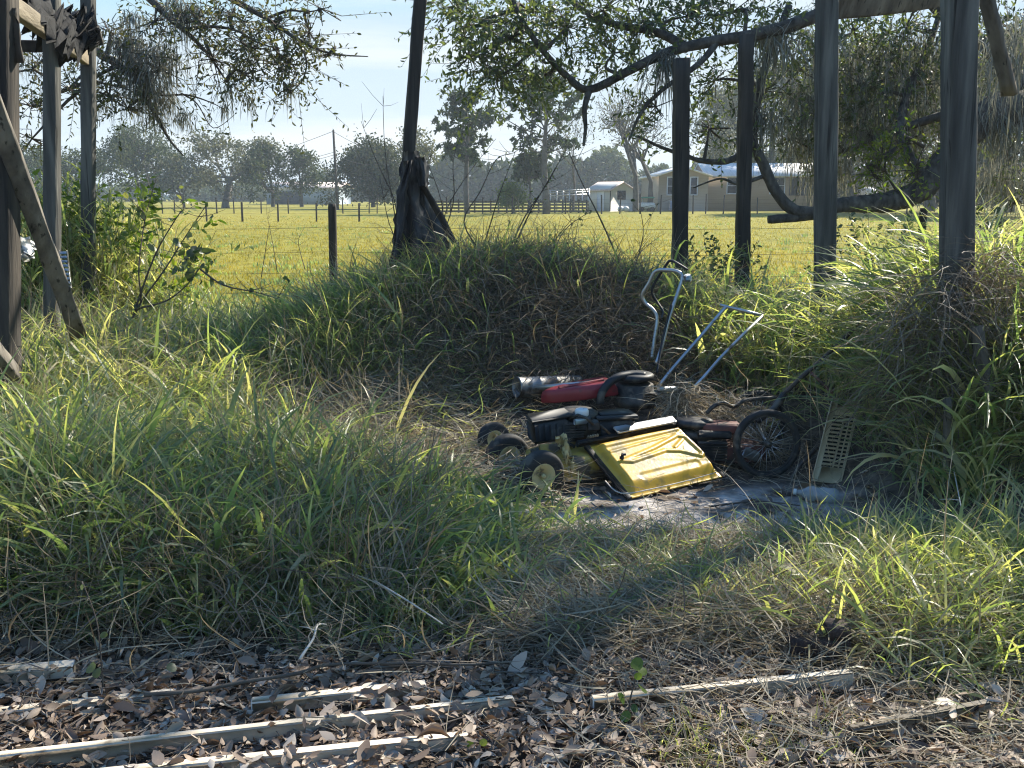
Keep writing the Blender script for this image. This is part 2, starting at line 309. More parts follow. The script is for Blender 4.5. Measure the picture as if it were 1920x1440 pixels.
# ------------------------------------------------------------------ ground: one sheet to the horizon
def ground():
    xs = np.concatenate([-np.geomspace(1500, 7, 36), np.linspace(-6.9, 6.9, 150), np.geomspace(7, 1500, 36)])
    ys = np.concatenate([-np.geomspace(300, 2, 10), np.linspace(-1.8, 1.9, 12), np.linspace(2, 13, 200), np.geomspace(13.1, 2500, 60)])
    X, Y = np.meshgrid(xs, ys); Z = H(X, Y); nx, ny = len(xs), len(ys)
    i = np.arange(ny-1)[:, None]*nx+np.arange(nx-1)[None]
    F = np.stack([i, i+1, i+nx+1, i+nx], -1).reshape(-1, 4)
    sand = np.exp(-(((X-.85)/.95)**4+((Y-4.85)/.42)**4))*1.15 + .75*np.exp(-(((X+.15)/.5)**2+((Y-5.5)/.42)**2)) + .5*np.exp(-(((X+.9)/.5)**2+((Y-6.5)/.5)**2))
    mb = MB().add(np.stack([X, Y, Z], -1), F, np.clip(sand, 0, 1))
    m = bpy.data.materials.new('soil_and_pasture'); m.use_nodes = True; nt = m.node_tree; L = nt.links; b = nt.nodes['Principled BSDF']
    geo = nt.nodes.new('ShaderNodeNewGeometry'); sep = nt.nodes.new('ShaderNodeSeparateXYZ'); L.new(geo.outputs['Position'], sep.inputs[0])
    def noise(sc, det=6, st=(1, 1, 1)):
        mp = nt.nodes.new('ShaderNodeMapping'); mp.inputs['Scale'].default_value = st; L.new(geo.outputs['Position'], mp.inputs[0])
        q = nt.nodes.new('ShaderNodeTexNoise'); q.inputs['Scale'].default_value = sc; q.inputs['Detail'].default_value = det; L.new(mp.outputs[0], q.inputs['Vector']); return q.outputs['Fac']
    def mix(f, a, c):
        q = nt.nodes.new('ShaderNodeMixRGB'); L.new(f, q.inputs[0]); L.new(a, q.inputs[1]); L.new(c, q.inputs[2]); return q.outputs[0]
    soil = ramp(nt, noise(14, 8), [(.3, (.035, .027, .021)), (.5, (.085, .067, .052)), (.7, (.15, .12, .095))])
    sandc = ramp(nt, noise(9, 8), [(.3, (.22, .195, .175)), (.5, (.42, .385, .35)), (.72, (.58, .54, .5))])
    at_ = nt.nodes.new('ShaderNodeAttribute'); at_.attribute_name = 'tint'
    md = nt.nodes.new('ShaderNodeMath'); md.operation = 'MULTIPLY'; L.new(at_.outputs['Fac'], md.inputs[0])
    mr = nt.nodes.new('ShaderNodeMapRange'); mr.inputs[1].default_value = .36; mr.inputs[2].default_value = .6; L.new(noise(5, 5), mr.inputs[0]); L.new(mr.outputs[0], md.inputs[1])
    near = mix(md.outputs[0], soil, sandc)
    fine = ramp(nt, noise(2.2, 8, (1, .45, 1)), [(.3, (.17, .15, .03)), (.48, (.27, .23, .035)), (.62, (.33, .275, .045)), (.8, (.36, .29, .1))])
    big = ramp(nt, noise(.07, 4, (1, .6, 1)), [(.35, (.72, .8, .8)), (.65, (1, 1, 1))])
    q = nt.nodes.new('ShaderNodeMixRGB'); q.blend_type = 'MULTIPLY'; q.inputs[0].default_value = 1; L.new(fine, q.inputs[1]); L.new(big, q.inputs[2])
    mr2 = nt.nodes.new('ShaderNodeMapRange'); mr2.inputs[1].default_value = 9.5; mr2.inputs[2].default_value = 11.5; L.new(sep.outputs['Y'], mr2.inputs[0])
    L.new(mix(mr2.outputs[0], near, q.outputs[0]), b.inputs['Base Color']); b.inputs['Roughness'].default_value = .95; b.inputs['Specular IOR Level'].default_value = .15
    bp = nt.nodes.new('ShaderNodeBump'); bp.inputs['Strength'].default_value = .7; bp.inputs['Distance'].default_value = .03; L.new(noise(30, 8), bp.inputs['Height']); L.new(bp.outputs[0], b.inputs['Normal'])
    tag(mb.build('ground', m, smooth=True), kind='structure')
ground()
# ------------------------------------------------------------------ grass (nobody could count the blades)
POSTS_XY = []
def clumps(mb, xy, per, L, Wd=.009, lean=(.05, .6), bend=(.5, 1.9), tint=(.2, .7), spread=.05, K=6, base=-.02, tj=.1, zfun=None):
    n = len(xy); cnt = per; q = n*cnt
    C = np.repeat(xy, cnt, 0)+rng.normal(size=(q, 2))*spread
    z = H(C[:, 0], C[:, 1])+base
    ll = np.repeat(rng.uniform(.75, 1.2, n), cnt)*rng.uniform(L[0], L[1], q)
    if zfun is not None: ll = ll*zfun(C[:, 0], C[:, 1])
    tt = np.repeat(rng.uniform(tint[0], tint[1], n), cnt)+rng.normal(size=q)*tj; tt = np.where(rng.random(q) < .17, rng.uniform(.85, 1, q), tt)
    blades(mb, np.column_stack([C, z]), ll, Wd*np.exp(rng.normal(-.12, .42, q)), rng.uniform(0, TAU, q), rng.uniform(*lean, q), rng.uniform(*bend, q), K, np.clip(tt, 0, 1), rng.normal(size=q)*.35, rng.normal(size=q)*.5)
def field(n, x0, x1, y0, y1, dens):
    """n random points thinned by dens(x, y) in 0..1"""
    p = np.column_stack([rng.uniform(x0, x1, n), rng.uniform(y0, y1, n)])
    return p[rng.random(n) < dens(p[:, 0], p[:, 1])]
def el(x, y, cx, cy, rx, ry, p=4): return np.exp(-(np.abs((x-cx)/rx)**p+np.abs((y-cy)/ry)**p))
def keepout(x, y):      # the clearing, the path to it and the hollow in the heap
    k = el(x, y, .85, 5.35, 1.05, .62, 6)+el(x, y, .9, 6.15, .6, .5, 4)*.9+el(x, y, -.25, 5.5, .62, .55)*.97+el(x, y, -1.0, 6.4, .75, .6)*.95
    k = k+el(x, y, .95, 4.9, .9, .33)+el(x, y, 1.68, 5.1, .32, .55, 6)+el(x, y, 2.28, 5.15, .2, .16, 4)+el(x, y, .75, 6.95, .5, .35, 4)*.9
    return np.clip(1-k, 0, 1)
# foreground clump on the left
g = MB()
dF = lambda x, y: (np.clip(el(x, y, -1.45, 4.25, 1.35, .75, 6)+el(x, y, -.42, 3.95, .42, .45, 4), 0, 1))*(.5+.5*(np.sin(x*5.3+y*4.1)+np.sin(y*8.7-x*3.3+1) > -.45))
hF = lambda x, y: np.clip(.62-.33*sstep(-1.3, .1, x)+.1*sstep(-1.6, -2.6, x), .2, 1)*np.clip(.5+.5*sstep(3.4, 3.85, y), .4, 1)/.7
xy = field(3000, -3.2, .3, 3.3, 5.1, dF); clumps(g, xy, 9, (.4, .9), .0145, (.05, .85), (.6, 2.3), (.1, .6), .05, 7, zfun=hF, tj=.17)
tag(g.build('tall_grass', M_GRASS), 'tall arching green grass in the shaded clump before the mowers', 'grass', kind='stuff')
g = MB()
dL = lambda x, y: el(x, y, -2.3, 6.3, 1.5, 1.75, 6)*keepout(x, y)*(1-.85*el(x, y, -.75, 6.2, .7, .6))*(1-.6*el(x, y, -1.0, 5.4, .55, .35))
xy = field(3600, -4.6, -.5, 4.6, 8.6, dL); clumps(g, xy, 9, (.25, .66), .014, (.05, .9), (.6, 2.2), (.3, .85), .05, 6, tj=.17)
dB = lambda x, y: np.clip(.25+.75*sstep(7.9, 8.6, y), 0, 1)*(1-.9*el(x, y, .45, 7.2, 1.0, .6))
xy = field(5200, -5.5, 6, 7.2, 10.4, dB); clumps(g, xy, 9, (.22, .6), .0125, (.05, .8), (.5, 2.0), (.3, .8), .06, 5)
xy = field(2300, -1.9, 1.5, 6.7, 8.6, lambda x, y: np.clip(H(x, y)-.15, 0, .5)*1.6*(1-.98*el(x, y, .5, 7.15, .9, .6))*(1-.6*el(x, y, .1, 7.1, .6, .4))*(np.sin(x*6+y*4)+np.sin(x*3.1-y*7) > -.35)); clumps(g, xy, 9, (.2, .6), .011, (.1, 1.2), (.7, 2.3), (.1, .6), .07, 6, tj=.2)
xy = field(300, -1.6, 1.2, 7.2, 8.6, lambda x, y: np.clip(H(x, y)-.35, 0, .5)*2); clumps(g, xy, 13, (.25, .55), .009, (.05, .8), (.5, 2.0), (.15, .55), .06, 5)
xy = field(500, -1.9, -.8, 6.6, 7.9, lambda x, y: el(x, y, -1.35, 7.3, .4, .6)); clumps(g, xy, 13, (.25, .55), .009, (.05, .8), (.5, 2.0), (.15, .6), .06, 5)
tag(g.build('bank_grass', M_GRASS), 'bright green grass along the bank below the wire fence', 'grass', kind='stuff')
g = MB()
dR = lambda x, y: np.clip(el(x, y, 3.4, 6.1, 1.4, 1.35, 6)+el(x, y, 1.8, 7.3, .6, .6), 0, 1)*keepout(x, y)*(1-el(x, y, 1.55, 5.6, .5, .8, 6))
xy = field(3400, 1.2, 5.2, 4.6, 8.4, dR); clumps(g, xy, 9, (.3, .85), .0145, (.1, 1.0), (.7, 2.3), (.2, .8), .05, 7, tj=.17)
xy = field(300, 2.15, 3.2, 4.95, 5.3, lambda x, y: .75*keepout(x, y)); clumps(g, xy, 10, (.5, 1.0), .0145, (.1, .8), (.8, 2.3), (.3, .85), .05, 7, tj=.18)
xy = field(200, 2.3, 3.2, 5.3, 6.1, lambda x, y: .8+0*x); clumps(g, xy, 10, (.5, .95), .0145, (.1, .8), (.8, 2.3), (.3, .8), .05, 7, tj=.18)
tag(g.build('heap_grass', M_GRASS), 'long drooping grass over the heap at the right hand posts', 'grass', kind='stuff')
g = MB()
dQ = lambda x, y: np.clip(el(x, y, 1.75, 3.9, .75, .75, 4)+.06*el(x, y, .75, 3.6, .6, .35)+.8*el(x, y, .75, 3.72, .16, .16), 0, 1)*(y < np.where(x < 1.3, 4.1, 4.3))
xy = field(1900, .1, 2.8, 2.5, 4.9, lambda x, y: dQ(x, y)*(.35+.65*sstep(1.0, 1.4, x))); clumps(g, xy, 10, (.15, .45), .0095, (.2, 1.1), (.5, 1.7), (.35, .9), .05, 5)
xy = field(60, .45, 1.05, 2.5, 2.75, lambda x, y: .8+0*x); clumps(g, xy, 10, (.05, .12), .004, (.1, .9), (.3, 1.4), (.4, .8), .04, 4)
xy = field(70, .55, .98, 3.55, 3.9, lambda x, y: .8+0*x); clumps(g, xy, 10, (.12, .3), .009, (.3, 1.3), (.5, 1.6), (.45, .95), .05, 5)
xy = field(26, -.9, .3, 3.2, 3.5, lambda x, y: .8+0*x); clumps(g, xy, 9, (.12, .28), .006, (.2, 1.1), (.5, 1.7), (.3, .7), .04, 5)
tag(g.build('short_grass', M_GRASS), 'short mixed grass between the leaf litter and the mowers', 'grass', kind='stuff')
# dry straw lying about
g = MB()
def straw(xy, L=(.1, .35), w=.0045, z=(0, .05), lean=(1.1, 1.75), bend=(-.5, .9), tint=(0, .9), zadd=0):
    n = len(xy); z_ = H(xy[:, 0], xy[:, 1])+rng.uniform(z[0], z[1], n)+zadd
    blades(g, np.column_stack([xy, z_]), rng.uniform(*L, n), w*rng.uniform(.5, 1.4, n), rng.uniform(0, TAU, n), rng.uniform(*lean, n), rng.uniform(*bend, n), 5, rng.uniform(*tint, n), rng.normal(size=n)*1.3, rng.normal(size=n)*.9)
straw(field(9000, -1.9, .3, 4.9, 7.2, lambda x, y: np.clip(el(x, y, -1.0, 6.4, .75, .6)+el(x, y, -.2, 5.5, .5, .5), 0, 1)), z=(.02, .16), tint=(.45, 1), w=.005)
straw(field(9000, .0, 1.5, 3.3, 4.35, lambda x, y: .8+0*x), z=(.02, .1), tint=(.45, 1))
straw(field(24000, -.3, 2.6, 3.15, 4.5, lambda x, y: np.clip(el(x, y, .9, 3.85, 1.2, .6, 6)*.95, 0, 1)*(1-.75*sstep(4.15, 4.45, y))), z=(0, .07))
straw(field(9000, -3.2, -.35, 3.4, 5.0, lambda x, y: .8+0*x), L=(.2, .55), z=(0, .25), tint=(0, .8), lean=(.3, 1.7))
straw(field(7000, -4.2, -.6, 4.8, 8.2, lambda x, y: .8+0*x), L=(.2, .5), z=(0, .3), tint=(.1, .9), lean=(.3, 1.7))
straw(field(5000, 1.5, 4, 5, 8.2, lambda x, y: .8*(1-el(x, y, 1.6, 5.4, .5, .9, 6))), L=(.2, .5), z=(0, .35), tint=(.1, .9), lean=(.4, 2.2))
straw(field(7000, -3, 2.6, 3.0, 3.7, lambda x, y: .6*np.exp(-((y-3.35)/.25)**2)), z=(0, .12), lean=(.5, 1.7))
straw(field(15000, -2.2, .3, 5.0, 7.6, lambda x, y: np.clip(el(x, y, -.8, 6.1, .8, .75)*.9+.5*el(x, y, -.1, 5.2, .5, .5), 0, 1)), z=(0, .12), tint=(.1, 1))
straw(field(14000, -1.7, 1.6, 6.3, 8.1, lambda x, y: np.clip(el(x, y, 0, 7.05, 1.5, .65), 0, 1)), z=(0, .14), tint=(0, .6), lean=(.6, 1.9))
straw(field(7000, -1.8, 1.6, 6.6, 8.3, lambda x, y: np.clip(H(x, y)-.1, 0, .6)*1.6), L=(.25, .6), z=(0, .25), tint=(0, .8), lean=(.2, 2.3), bend=(.2, 1.5))
straw(field(5000, .1, 1.9, 4.7, 6.3, lambda x, y: .33-.28*el(x, y, .9, 4.9, 1.1, .4)), z=(0, .03), tint=(.1, .9))
straw(field(9000, 1.5, 3.2, 4.7, 6.2, lambda x, y: np.clip(el(x, y, 2.5, 5.3, .42, .45), 0, 1)), L=(.2, .5), z=(0, .5), tint=(0, .6), lean=(1.0, 2.4))
straw(field(3500, -2.6, 2.6, 2.4, 3.3, lambda x, y: .4+.5*sstep(.2, 1.5, x)), L=(.06, .28), w=.003, z=(.0, .04), tint=(.1, .9))
straw(field(2600, 1.95, 2.75, 5.0, 5.35, lambda x, y: el(x, y, 2.33, 5.17, .33, .16)), L=(.25, .6), z=(.35, 1.0), tint=(0, .55), lean=(1.2, 2.6), bend=(.2, 1.2))
straw(field(13000, -.6, 1.6, 6.5, 7.9, lambda x, y: el(x, y, .5, 7.15, .95, .6)), L=(.15, .5), z=(.0, .2), tint=(0, .3), lean=(.8, 2.4), bend=(.2, 1.2))
straw(field(3000, .2, 2.4, 2.45, 3.4, lambda x, y: .75+0*x), L=(.08, .3), w=.0035, z=(.01, .06), tint=(.3, 1))
# straw raked up on the machines
for (cx, cy, cz, rx, n) in ((1.08, 5.95, .2, .07, 500), (1.06, 5.95, .36, .055, 420), (1.28, 5.86, .27, .1, 260), (1.42, 5.9, .3, .09, 200), (1.45, 5.75, .1, .12, 200), (.1, 6.3, .12, .22, 500)):
    k = rng.normal(size=(n, 3))*np.array([rx, rx*.8, .055])
    blades(g, np.array((cx, cy, cz))+k, rng.uniform(.1, .3, n), .004*rng.uniform(.6, 1.4, n), rng.uniform(0, TAU, n), rng.uniform(.8, 2.2, n), rng.uniform(.2, 1.2, n), 5, rng.uniform(.25, 1, n), rng.normal(size=n), rng.normal(size=n)*.8)
tag(g.build('dry_straw', M_HAY), 'dry cut straw strewn over the clearing and the bank', 'straw', kind='stuff')
g = MB()
straw(field(4500, -.4, 2.6, 3.2, 4.4, lambda x, y: np.clip(el(x, y, .9, 3.95, 1.25, .65, 6), 0, 1)*(.35+.65*(np.sin(x*5+y*3)+np.sin(y*9-x*4) > 0))), L=(.1, .3), w=.006, z=(.02, .12), lean=(.8, 1.7), tint=(.1, .8))
straw(field(5000, -2, .4, 5.0, 7.4, lambda x, y: el(x, y, -.8, 6.2, .9, .8)*.5), L=(.1, .3), w=.006, z=(.02, .14), lean=(.7, 1.7), tint=(.2, 1))
straw(field(5000, -1.6, 1.5, 6.4, 7.9, lambda x, y: el(x, y, 0, 7.1, 1.5, .6)*.5), L=(.1, .3), w=.005, z=(.02, .12), lean=(.7, 1.9), tint=(0, .6))
tag(g.build('cut_grass', M_GRASS), 'greenish cut grass lying flattened around the clearing', 'grass', kind='stuff')
# pasture
g = MB()
n = 150000; Y = 1/rng.uniform(1/75, 1/10.3, n); X = rng.uniform(-1, 1, n)*(Y*.56+1.5)
s_ = (.35+Y/26)
pt = rng.random(n); wv = np.sin(X*.9+np.sin(Y*.4)*2)*.15+np.sin(Y*.7+X*.23)*.12
blades(g, np.column_stack([X, Y, H(X, Y)-.01]), rng.uniform(.035, .1, n)*np.minimum(s_, 2.0)**.5, .012*s_, rng.uniform(0, TAU, n), rng.uniform(.1, .9, n), rng.uniform(.2, 1.2, n), 2, np.clip(.45+wv+rng.normal(size=n)*.2, 0, 1))
tag(g.build('pasture_grass', M_PAST), 'short yellow green grass of the sunny pasture', 'grass', kind='stuff')
# tufts left standing in the pasture
g = MB(); n = 620; Y = 1/rng.uniform(1/80, 1/14, n); X = rng.uniform(-1, 1, n)*Y*.55
C = np.repeat(np.column_stack([X, Y]), 22, 0)+rng.normal(size=(n*22, 2))*np.repeat(rng.uniform(.06, .25, n), 22)[:, None]
blades(g, np.column_stack([C, H(C[:, 0], C[:, 1])]), np.repeat(rng.uniform(.07, .2, n), 22)*rng.uniform(.6, 1.2, n*22), .02, rng.uniform(0, TAU, n*22), rng.uniform(.1, .8, n*22), rng.uniform(.2, 1.2, n*22), 3, np.repeat(rng.uniform(.0, .55, n), 22))
tag(g.build('pasture_tufts', M_GRASS), 'darker weed tufts left standing in the sunny pasture', 'weeds', kind='stuff')
# leaf litter
g = MB(); n = 13000
p = np.column_stack([rng.uniform(-2.2, 2.2, n), rng.uniform(2.3, 3.55, n)])
kp = rng.random(n) < (.5+.5*(np.sin(p[:, 0]*7+p[:, 1]*5)+np.sin(p[:, 0]*3-p[:, 1]*11) > -.7))* np.clip(1.1-.95*sstep(3.1, 3.5, p[:, 1])-.5*sstep(.3, 1.4, p[:, 0]), .03, 1); p = p[kp]
p = np.concatenate([p, field(500, -1.5, 2, 4.6, 5.2, lambda x, y: .5+0*x), field(500, -.5, 1.9, 3.4, 4.7, lambda x, y: .5+0*x)]); n = len(p)
def litter(P, zoff, sc=1.):
    n = len(P); L = np.exp(rng.normal(-2.98, .3, n))*sc; w = L*rng.uniform(.3, .6, n); az = rng.uniform(0, TAU, n)
    t = np.array([0, .15, .4, .7, 1.]); wt = np.array([.08, .6, 1, .75, .04]); fl = rng.uniform(.2, 1.25, n); cu = rng.normal(size=n)*1.5*fl; fo = (rng.normal(size=n)*.8+.3)*fl; pi_ = rng.normal(size=n)*.35; ro = rng.normal(size=n)*.45
    th = cu[:, None]*(t[None]-.5)
    x = (t[None]-.5)*L[:, None]*(1-.12*np.abs(cu[:, None])); z = (1-np.cos(th))/np.where(np.abs(cu[:, None]) < .1, .1, np.abs(cu[:, None]))*L[:, None]*.9*np.sign(rng.normal(size=n))[:, None]
    V = []
    for q in (-1, 0, 1):
        yy = q*w[:, None]*.5*wt[None]*np.cos(fo)[:, None]; zz = z+abs(q)*w[:, None]*.5*wt[None]*np.sin(fo)[:, None]
        V.append(np.stack([x, yy+0*x, zz], -1))
    V = np.stack(V, 2)                              # n,5,3,3
    cr, sr = np.cos(ro)[:, None, None], np.sin(ro)[:, None, None]; y2 = V[..., 1]*cr-V[..., 2]*sr; z2 = V[..., 1]*sr+V[..., 2]*cr
    cp, sp = np.cos(pi_)[:, None, None], np.sin(pi_)[:, None, None]; x2 = V[..., 0]*cp-z2*sp; z3 = V[..., 0]*sp+z2*cp
    ca, sa = np.cos(az)[:, None, None], np.sin(az)[:, None, None]
    Wv = np.stack([x2*ca-y2*sa+P[:, 0][:, None, None], x2*sa+y2*ca+P[:, 1][:, None, None], z3+(H(P[:, 0], P[:, 1])+zoff)[:, None, None]], -1).reshape(-1, 3)
    b = (np.arange(n)*15)[:, None, None]; i = np.arange(4)[None, :, None]*3; j = np.arange(2)[None, None]
    F = np.stack([b+i+j, b+i+j+1, b+i+j+4, b+i+j+3], -1).reshape(-1, 4)
    g.add(Wv, F, np.repeat(np.clip(rng.normal(.45, .28, n), 0, 1), 15))
litter(p, rng.uniform(.005, .035, n))
tag(g.build('leaf_litter', M_LITTER, smooth=False), 'brown curled dead oak leaves covering the near ground', 'leaf litter', kind='stuff')

g = MB(); n = 700; p = np.column_stack([rng.uniform(-2.2, 2.2, n), rng.uniform(2.35, 3.5, n)]); a = rng.uniform(0, TAU, n); L = rng.uniform(.04, .22, n)
z = H(p[:, 0], p[:, 1])+rng.uniform(.01, .05, n); sticks(g, np.column_stack([p, z]), np.column_stack([p[:, 0]+np.cos(a)*L, p[:, 1]+np.sin(a)*L, z+rng.normal(size=n)*.012]), rng.uniform(.0012, .0035, n), .001, np.repeat(rng.random(n), 6))
tag(g.build('twig_litter', mat('litter_twig', [(.07, .055, .045), (.16, .13, .11), (.3, .26, .22)], tint=True, rough=.85)), 'broken twigs scattered among the dead leaves', 'twigs', kind='stuff')
# seed stalks standing over the grass
g = MB(); P = np.concatenate([field(90, -2.6, -.3, 3.5, 5, lambda x, y: .8+0*x), field(120, -3.6, -.8, 5, 8, lambda x, y: .8+0*x), field(140, 1.7, 3.6, 5, 7.6, lambda x, y: .8+0*x), field(90, -1.4, 1.4, 7.4, 9, lambda x, y: .8+0*x), field(60, 1.1, 2.2, 3.4, 4.5, lambda x, y: .8+0*x)]); n = len(P)
L = rng.uniform(.5, .95, n)*np.where(P[:, 1] < 4.6, .75, 1); blades(g, np.column_stack([P, H(P[:, 0], P[:, 1])]), L, .004, rng.uniform(0, TAU, n), rng.uniform(.05, .5, n), rng.uniform(.2, 1.0, n), 6, rng.uniform(.4, 1, n))
tag(g.build('dry_stalks', M_HAY), 'thin dry stalks standing through the long grass', 'stalks', kind='stuff')
# ------------------------------------------------------------------ posts and the ruined frame
def jag(mb, base, top, w, h, seg=9, rough=.004, rz=0., tint=.5):
    """a squared timber with slightly uneven faces and worn corners"""
    a, b = Vector(base), Vector(top); rings = []
    d = (b-a).normalized(); x = Vector((math.cos(rz), math.sin(rz), 0)); y = d.cross(x).normalized(); x = y.cross(d)
    prof = [(-1, -.86), (-.86, -1), (.86, -1), (1, -.86), (1, .86), (.86, 1), (-.86, 1), (-1, .86)]
    for i in range(seg+1):
        c = a.lerp(b, i/seg)
        rings.append([tuple(c+x*(px*w/2+random.uniform(-rough, rough))+y*(py*h/2+random.uniform(-rough, rough))) for px, py in prof])
    return mb.loft(rings, tint=tint)
def ground_at(p): return Vector((p.x, p.y, Hs(p.x, p.y)-.25))
def post(top, foot_px, w, label, material, rz=.0, group='posts standing without a roof on the right'):
    b = Vector((foot_px.x, foot_px.y, Hs(foot_px.x, foot_px.y)-.25))
    t = thing('wooden_post', label, 'post', (b.x, b.y, b.z+.25), group)
    jag(MB(), b, top, w, w, 16, .0045, rz).build('shaft', material, t)
    return t
def up(px0, py0, px1, py1, Y, w, label, material, rz=0.):
    """post through two photo points, carried down to the ground"""
    a, b = at(px0, py0, Y), at(px1, py1, Y); d = (a-b)/(a.z-b.z); foot = b-d*(b.z-Hs(b.x, b.y))
    return post(a, foot, w, label, material, rz)
up(1278, 110, 1275, 560, 8.6, .125, 'shortest dark square post right of the centre of the pasture', M_DARKWOOD, .03)
up(1400, 66, 1391, 590, 9.1, .115, 'dark square post leaning slightly behind the bare metal handle', M_DARKWOOD, .05)
p3 = up(1551, -60, 1548, 640, 7.2, .13, 'tall grey square post with a plank end nailed near its top', M_POST, .04)
p4 = up(1800, -60, 1797, 800, 5.3, .138, 'thickest grey post standing in the grassy heap', M_POST, .06)
b = at(1573, 12, 7.25); jag(MB(), b, b+Vector((1.05, .35, .16)), .045, .17, 4, .006).build('plank', M_GREYWOOD, p3)
# loose brace and broken stump of wood by the thickest post
t = thing('diagonal_brace', 'weathered slanting brace board right of the thickest post', 'brace', at(1890, 175, 5.9))
jag(MB(), at(1835, -70, 5.7), at(1893, 178, 5.9), .035, .085, 8, .006, .4).build('board', M_GREYWOOD, t)
t = thing('broken_plank', 'short broken grey plank stuck in the heap by the thickest post', 'plank', at(1850, 735, 4.9))
jag(MB(), at(1830, 612, 4.95), at(1856, 740, 4.9), .05, .045, 7, .008, .3).build('plank', M_GREYWOOD, t)
t = thing('thin_stake', 'thin brown stake before the foot of the thickest post', 'stake', at(1778, 915, 4.82))
jag(MB(), at(1776, 745, 4.85), at(1778, 925, 4.8), .035, .02, 6, .003, .3).build('stake', M_GREYWOOD, t)
# left frame
fr = thing('post_frame', 'leftover roof frame of dark posts and beams draped with torn felt', 'wooden frame', (at(97, 400, 7.0).x, 7.0, 0))
for (a, b_, Y, w) in (((0, -60), (6, 560), 5.6, .14), ((97, -60), (98, 400), 6.9, .088), ((165, -60), (166, 420), 7.9, .088)):
    top, q = at(*a, Y), at(*b_, Y); d = (top-q)/(top.z-q.z); foot = q-d*(q.z-Hs(q.x, q.y)+.25)
    jag(MB(), foot, top, w, w, 12, .003, -.05).build('post', M_POST if w < .1 else M_DARKWOOD, fr)
a_, b_ = at(20, 8, 5.9), at(160, 108, 7.85); jag(MB(), a_-(b_-a_)*.3, b_, .05, .11, 6, .004).build('beam', M_BEAM, fr)
jag(MB(), at(-30, 88, 7.0), at(88, 86, 7.05), .045, .075, 5, .004).build('beam', M_DARKWOOD, fr)
jag(MB(), at(140, 72, 7.6), at(190, 66, 7.65), .09, .12, 3, .006).build('beam', M_DARKWOOD, fr)
jag(MB(), at(24, 15, 5.6), at(36, 118, 5.62), .045, .02, 8, .008).build('splinter', M_DARKWOOD, fr)
def crumple(mb, c, size, nx=14, ny=10, amp=.05, rot=None, seed=1):
    r = np.random.default_rng(seed); u, v = np.meshgrid(np.linspace(-.5, .5, nx), np.linspace(-.5, .5, ny))
    z = sum(np.sin(u*r.uniform(4, 22)+v*r.uniform(-22, 22)+r.uniform(0, 6)) for _ in range(6))*amp/3
    V = np.stack([u*size[0]+r.normal(size=u.shape)*amp*.15, v*size[1]+r.normal(size=u.shape)*amp*.15, z-(np.abs(u)*2)**2*size[2]], -1).reshape(-1, 3)
    i = np.arange(ny-1)[:, None]*nx+np.arange(nx-1)[None]; F = np.stack([i, i+1, i+nx+1, i+nx], -1).reshape(-1, 4)
    if rot is not None: V = V@np.array(rot.to_3x3()).T
    V = V+np.array(c); lo = V-np.array((0, 0, .015)); n = nx*ny
    rim = [k for k in range(nx)]+[nx*k+nx-1 for k in range(1, ny)]+[n-1-k for k in range(1, nx)]+[nx*(ny-1-k) for k in range(1, ny-1)]
    RF = [[rim[k], rim[(k+1) % len(rim)], n+rim[(k+1) % len(rim)], n+rim[k]] for k in range(len(rim))]
    mb.add(np.concatenate([V, lo]), F); mb.F.append(F[:, ::-1]+mb.n-n); mb.F.append(np.array(RF)+mb.n-2*n)
    return mb
t = thing('roofing_felt', 'torn black roofing felt heaped on the beam of the left frame', 'roofing felt', at(75, 30, 6.9))
crumple(MB(), at(72, 12, 6.7), (.33, .5, .12), amp=.09, rot=Matrix.Rotation(.35, 3, 'Y'), seed=4).build('sheet', M_FELT, t)
crumple(MB(), at(112, 40, 6.9), (.26, .4, .15), amp=.1, rot=Matrix.Rotation(.5, 3, 'Y'), seed=5).build('sheet', M_FELT, t)
for i, (x, y, s_) in enumerate(((140, 35, .17), (152, 62, .14), (120, 45, .13))):
    crumple(MB(), at(x, y, 7.5), (s_*1.2, s_*1.4, .07), amp=.12, rot=Matrix.Rotation(.4+i*.5, 3, 'Y'), seed=8+i).build('scrap', M_FELT, t)
def leaning(name, label, pts, Y0, Y1, w, h, material, cat='plank', rz=.5):
    a, b = at(*pts[0], Y0), at(*pts[1], Y1); t = thing(name, label, cat, b)
    jag(MB(), b-(a-b)*.06, a, w, h, 10, .004, rz).build('board', material, t)
leaning('leaning_board', 'long brown board leaning against the nearest frame post', ((-60, 70), (138, 605)), 5.15, 6.2, .1, .06, M_GREYWOOD)
leaning('leaning_board', 'short grey board end poking from the grass at the left edge', ((-60, 590), (24, 695)), 4.9, 5.3, .05, .1, M_GREYWOOD)
t = thing('slotted_strip', 'pale slotted metal strip hanging beside the leaning board', 'metal strip', at(120, 540, 6.6))
mb = MB()
for i in range(9):
    mb.box(at(119+i*.9, 474+i*8, 6.6), (.05, .004, .018), bev=.001)
for q in (-1, 1): mb.bar(at(119+q*7, 470, 6.6), at(127+q*7, 540, 6.6), .014, .005, bev=.001)
mb.build('strip', M_STEEL, t)
mb = MB(); crumple(mb, at(38, 462, 6.0), (.1, .12, .05), 9, 8, .06, Matrix.Rotation(1.2, 3, 'X'), 3); tag(mb.build('plastic_scrap', M_WHITEP, smooth=True), 'crumpled white plastic scrap behind the nearest frame post', 'scrap')
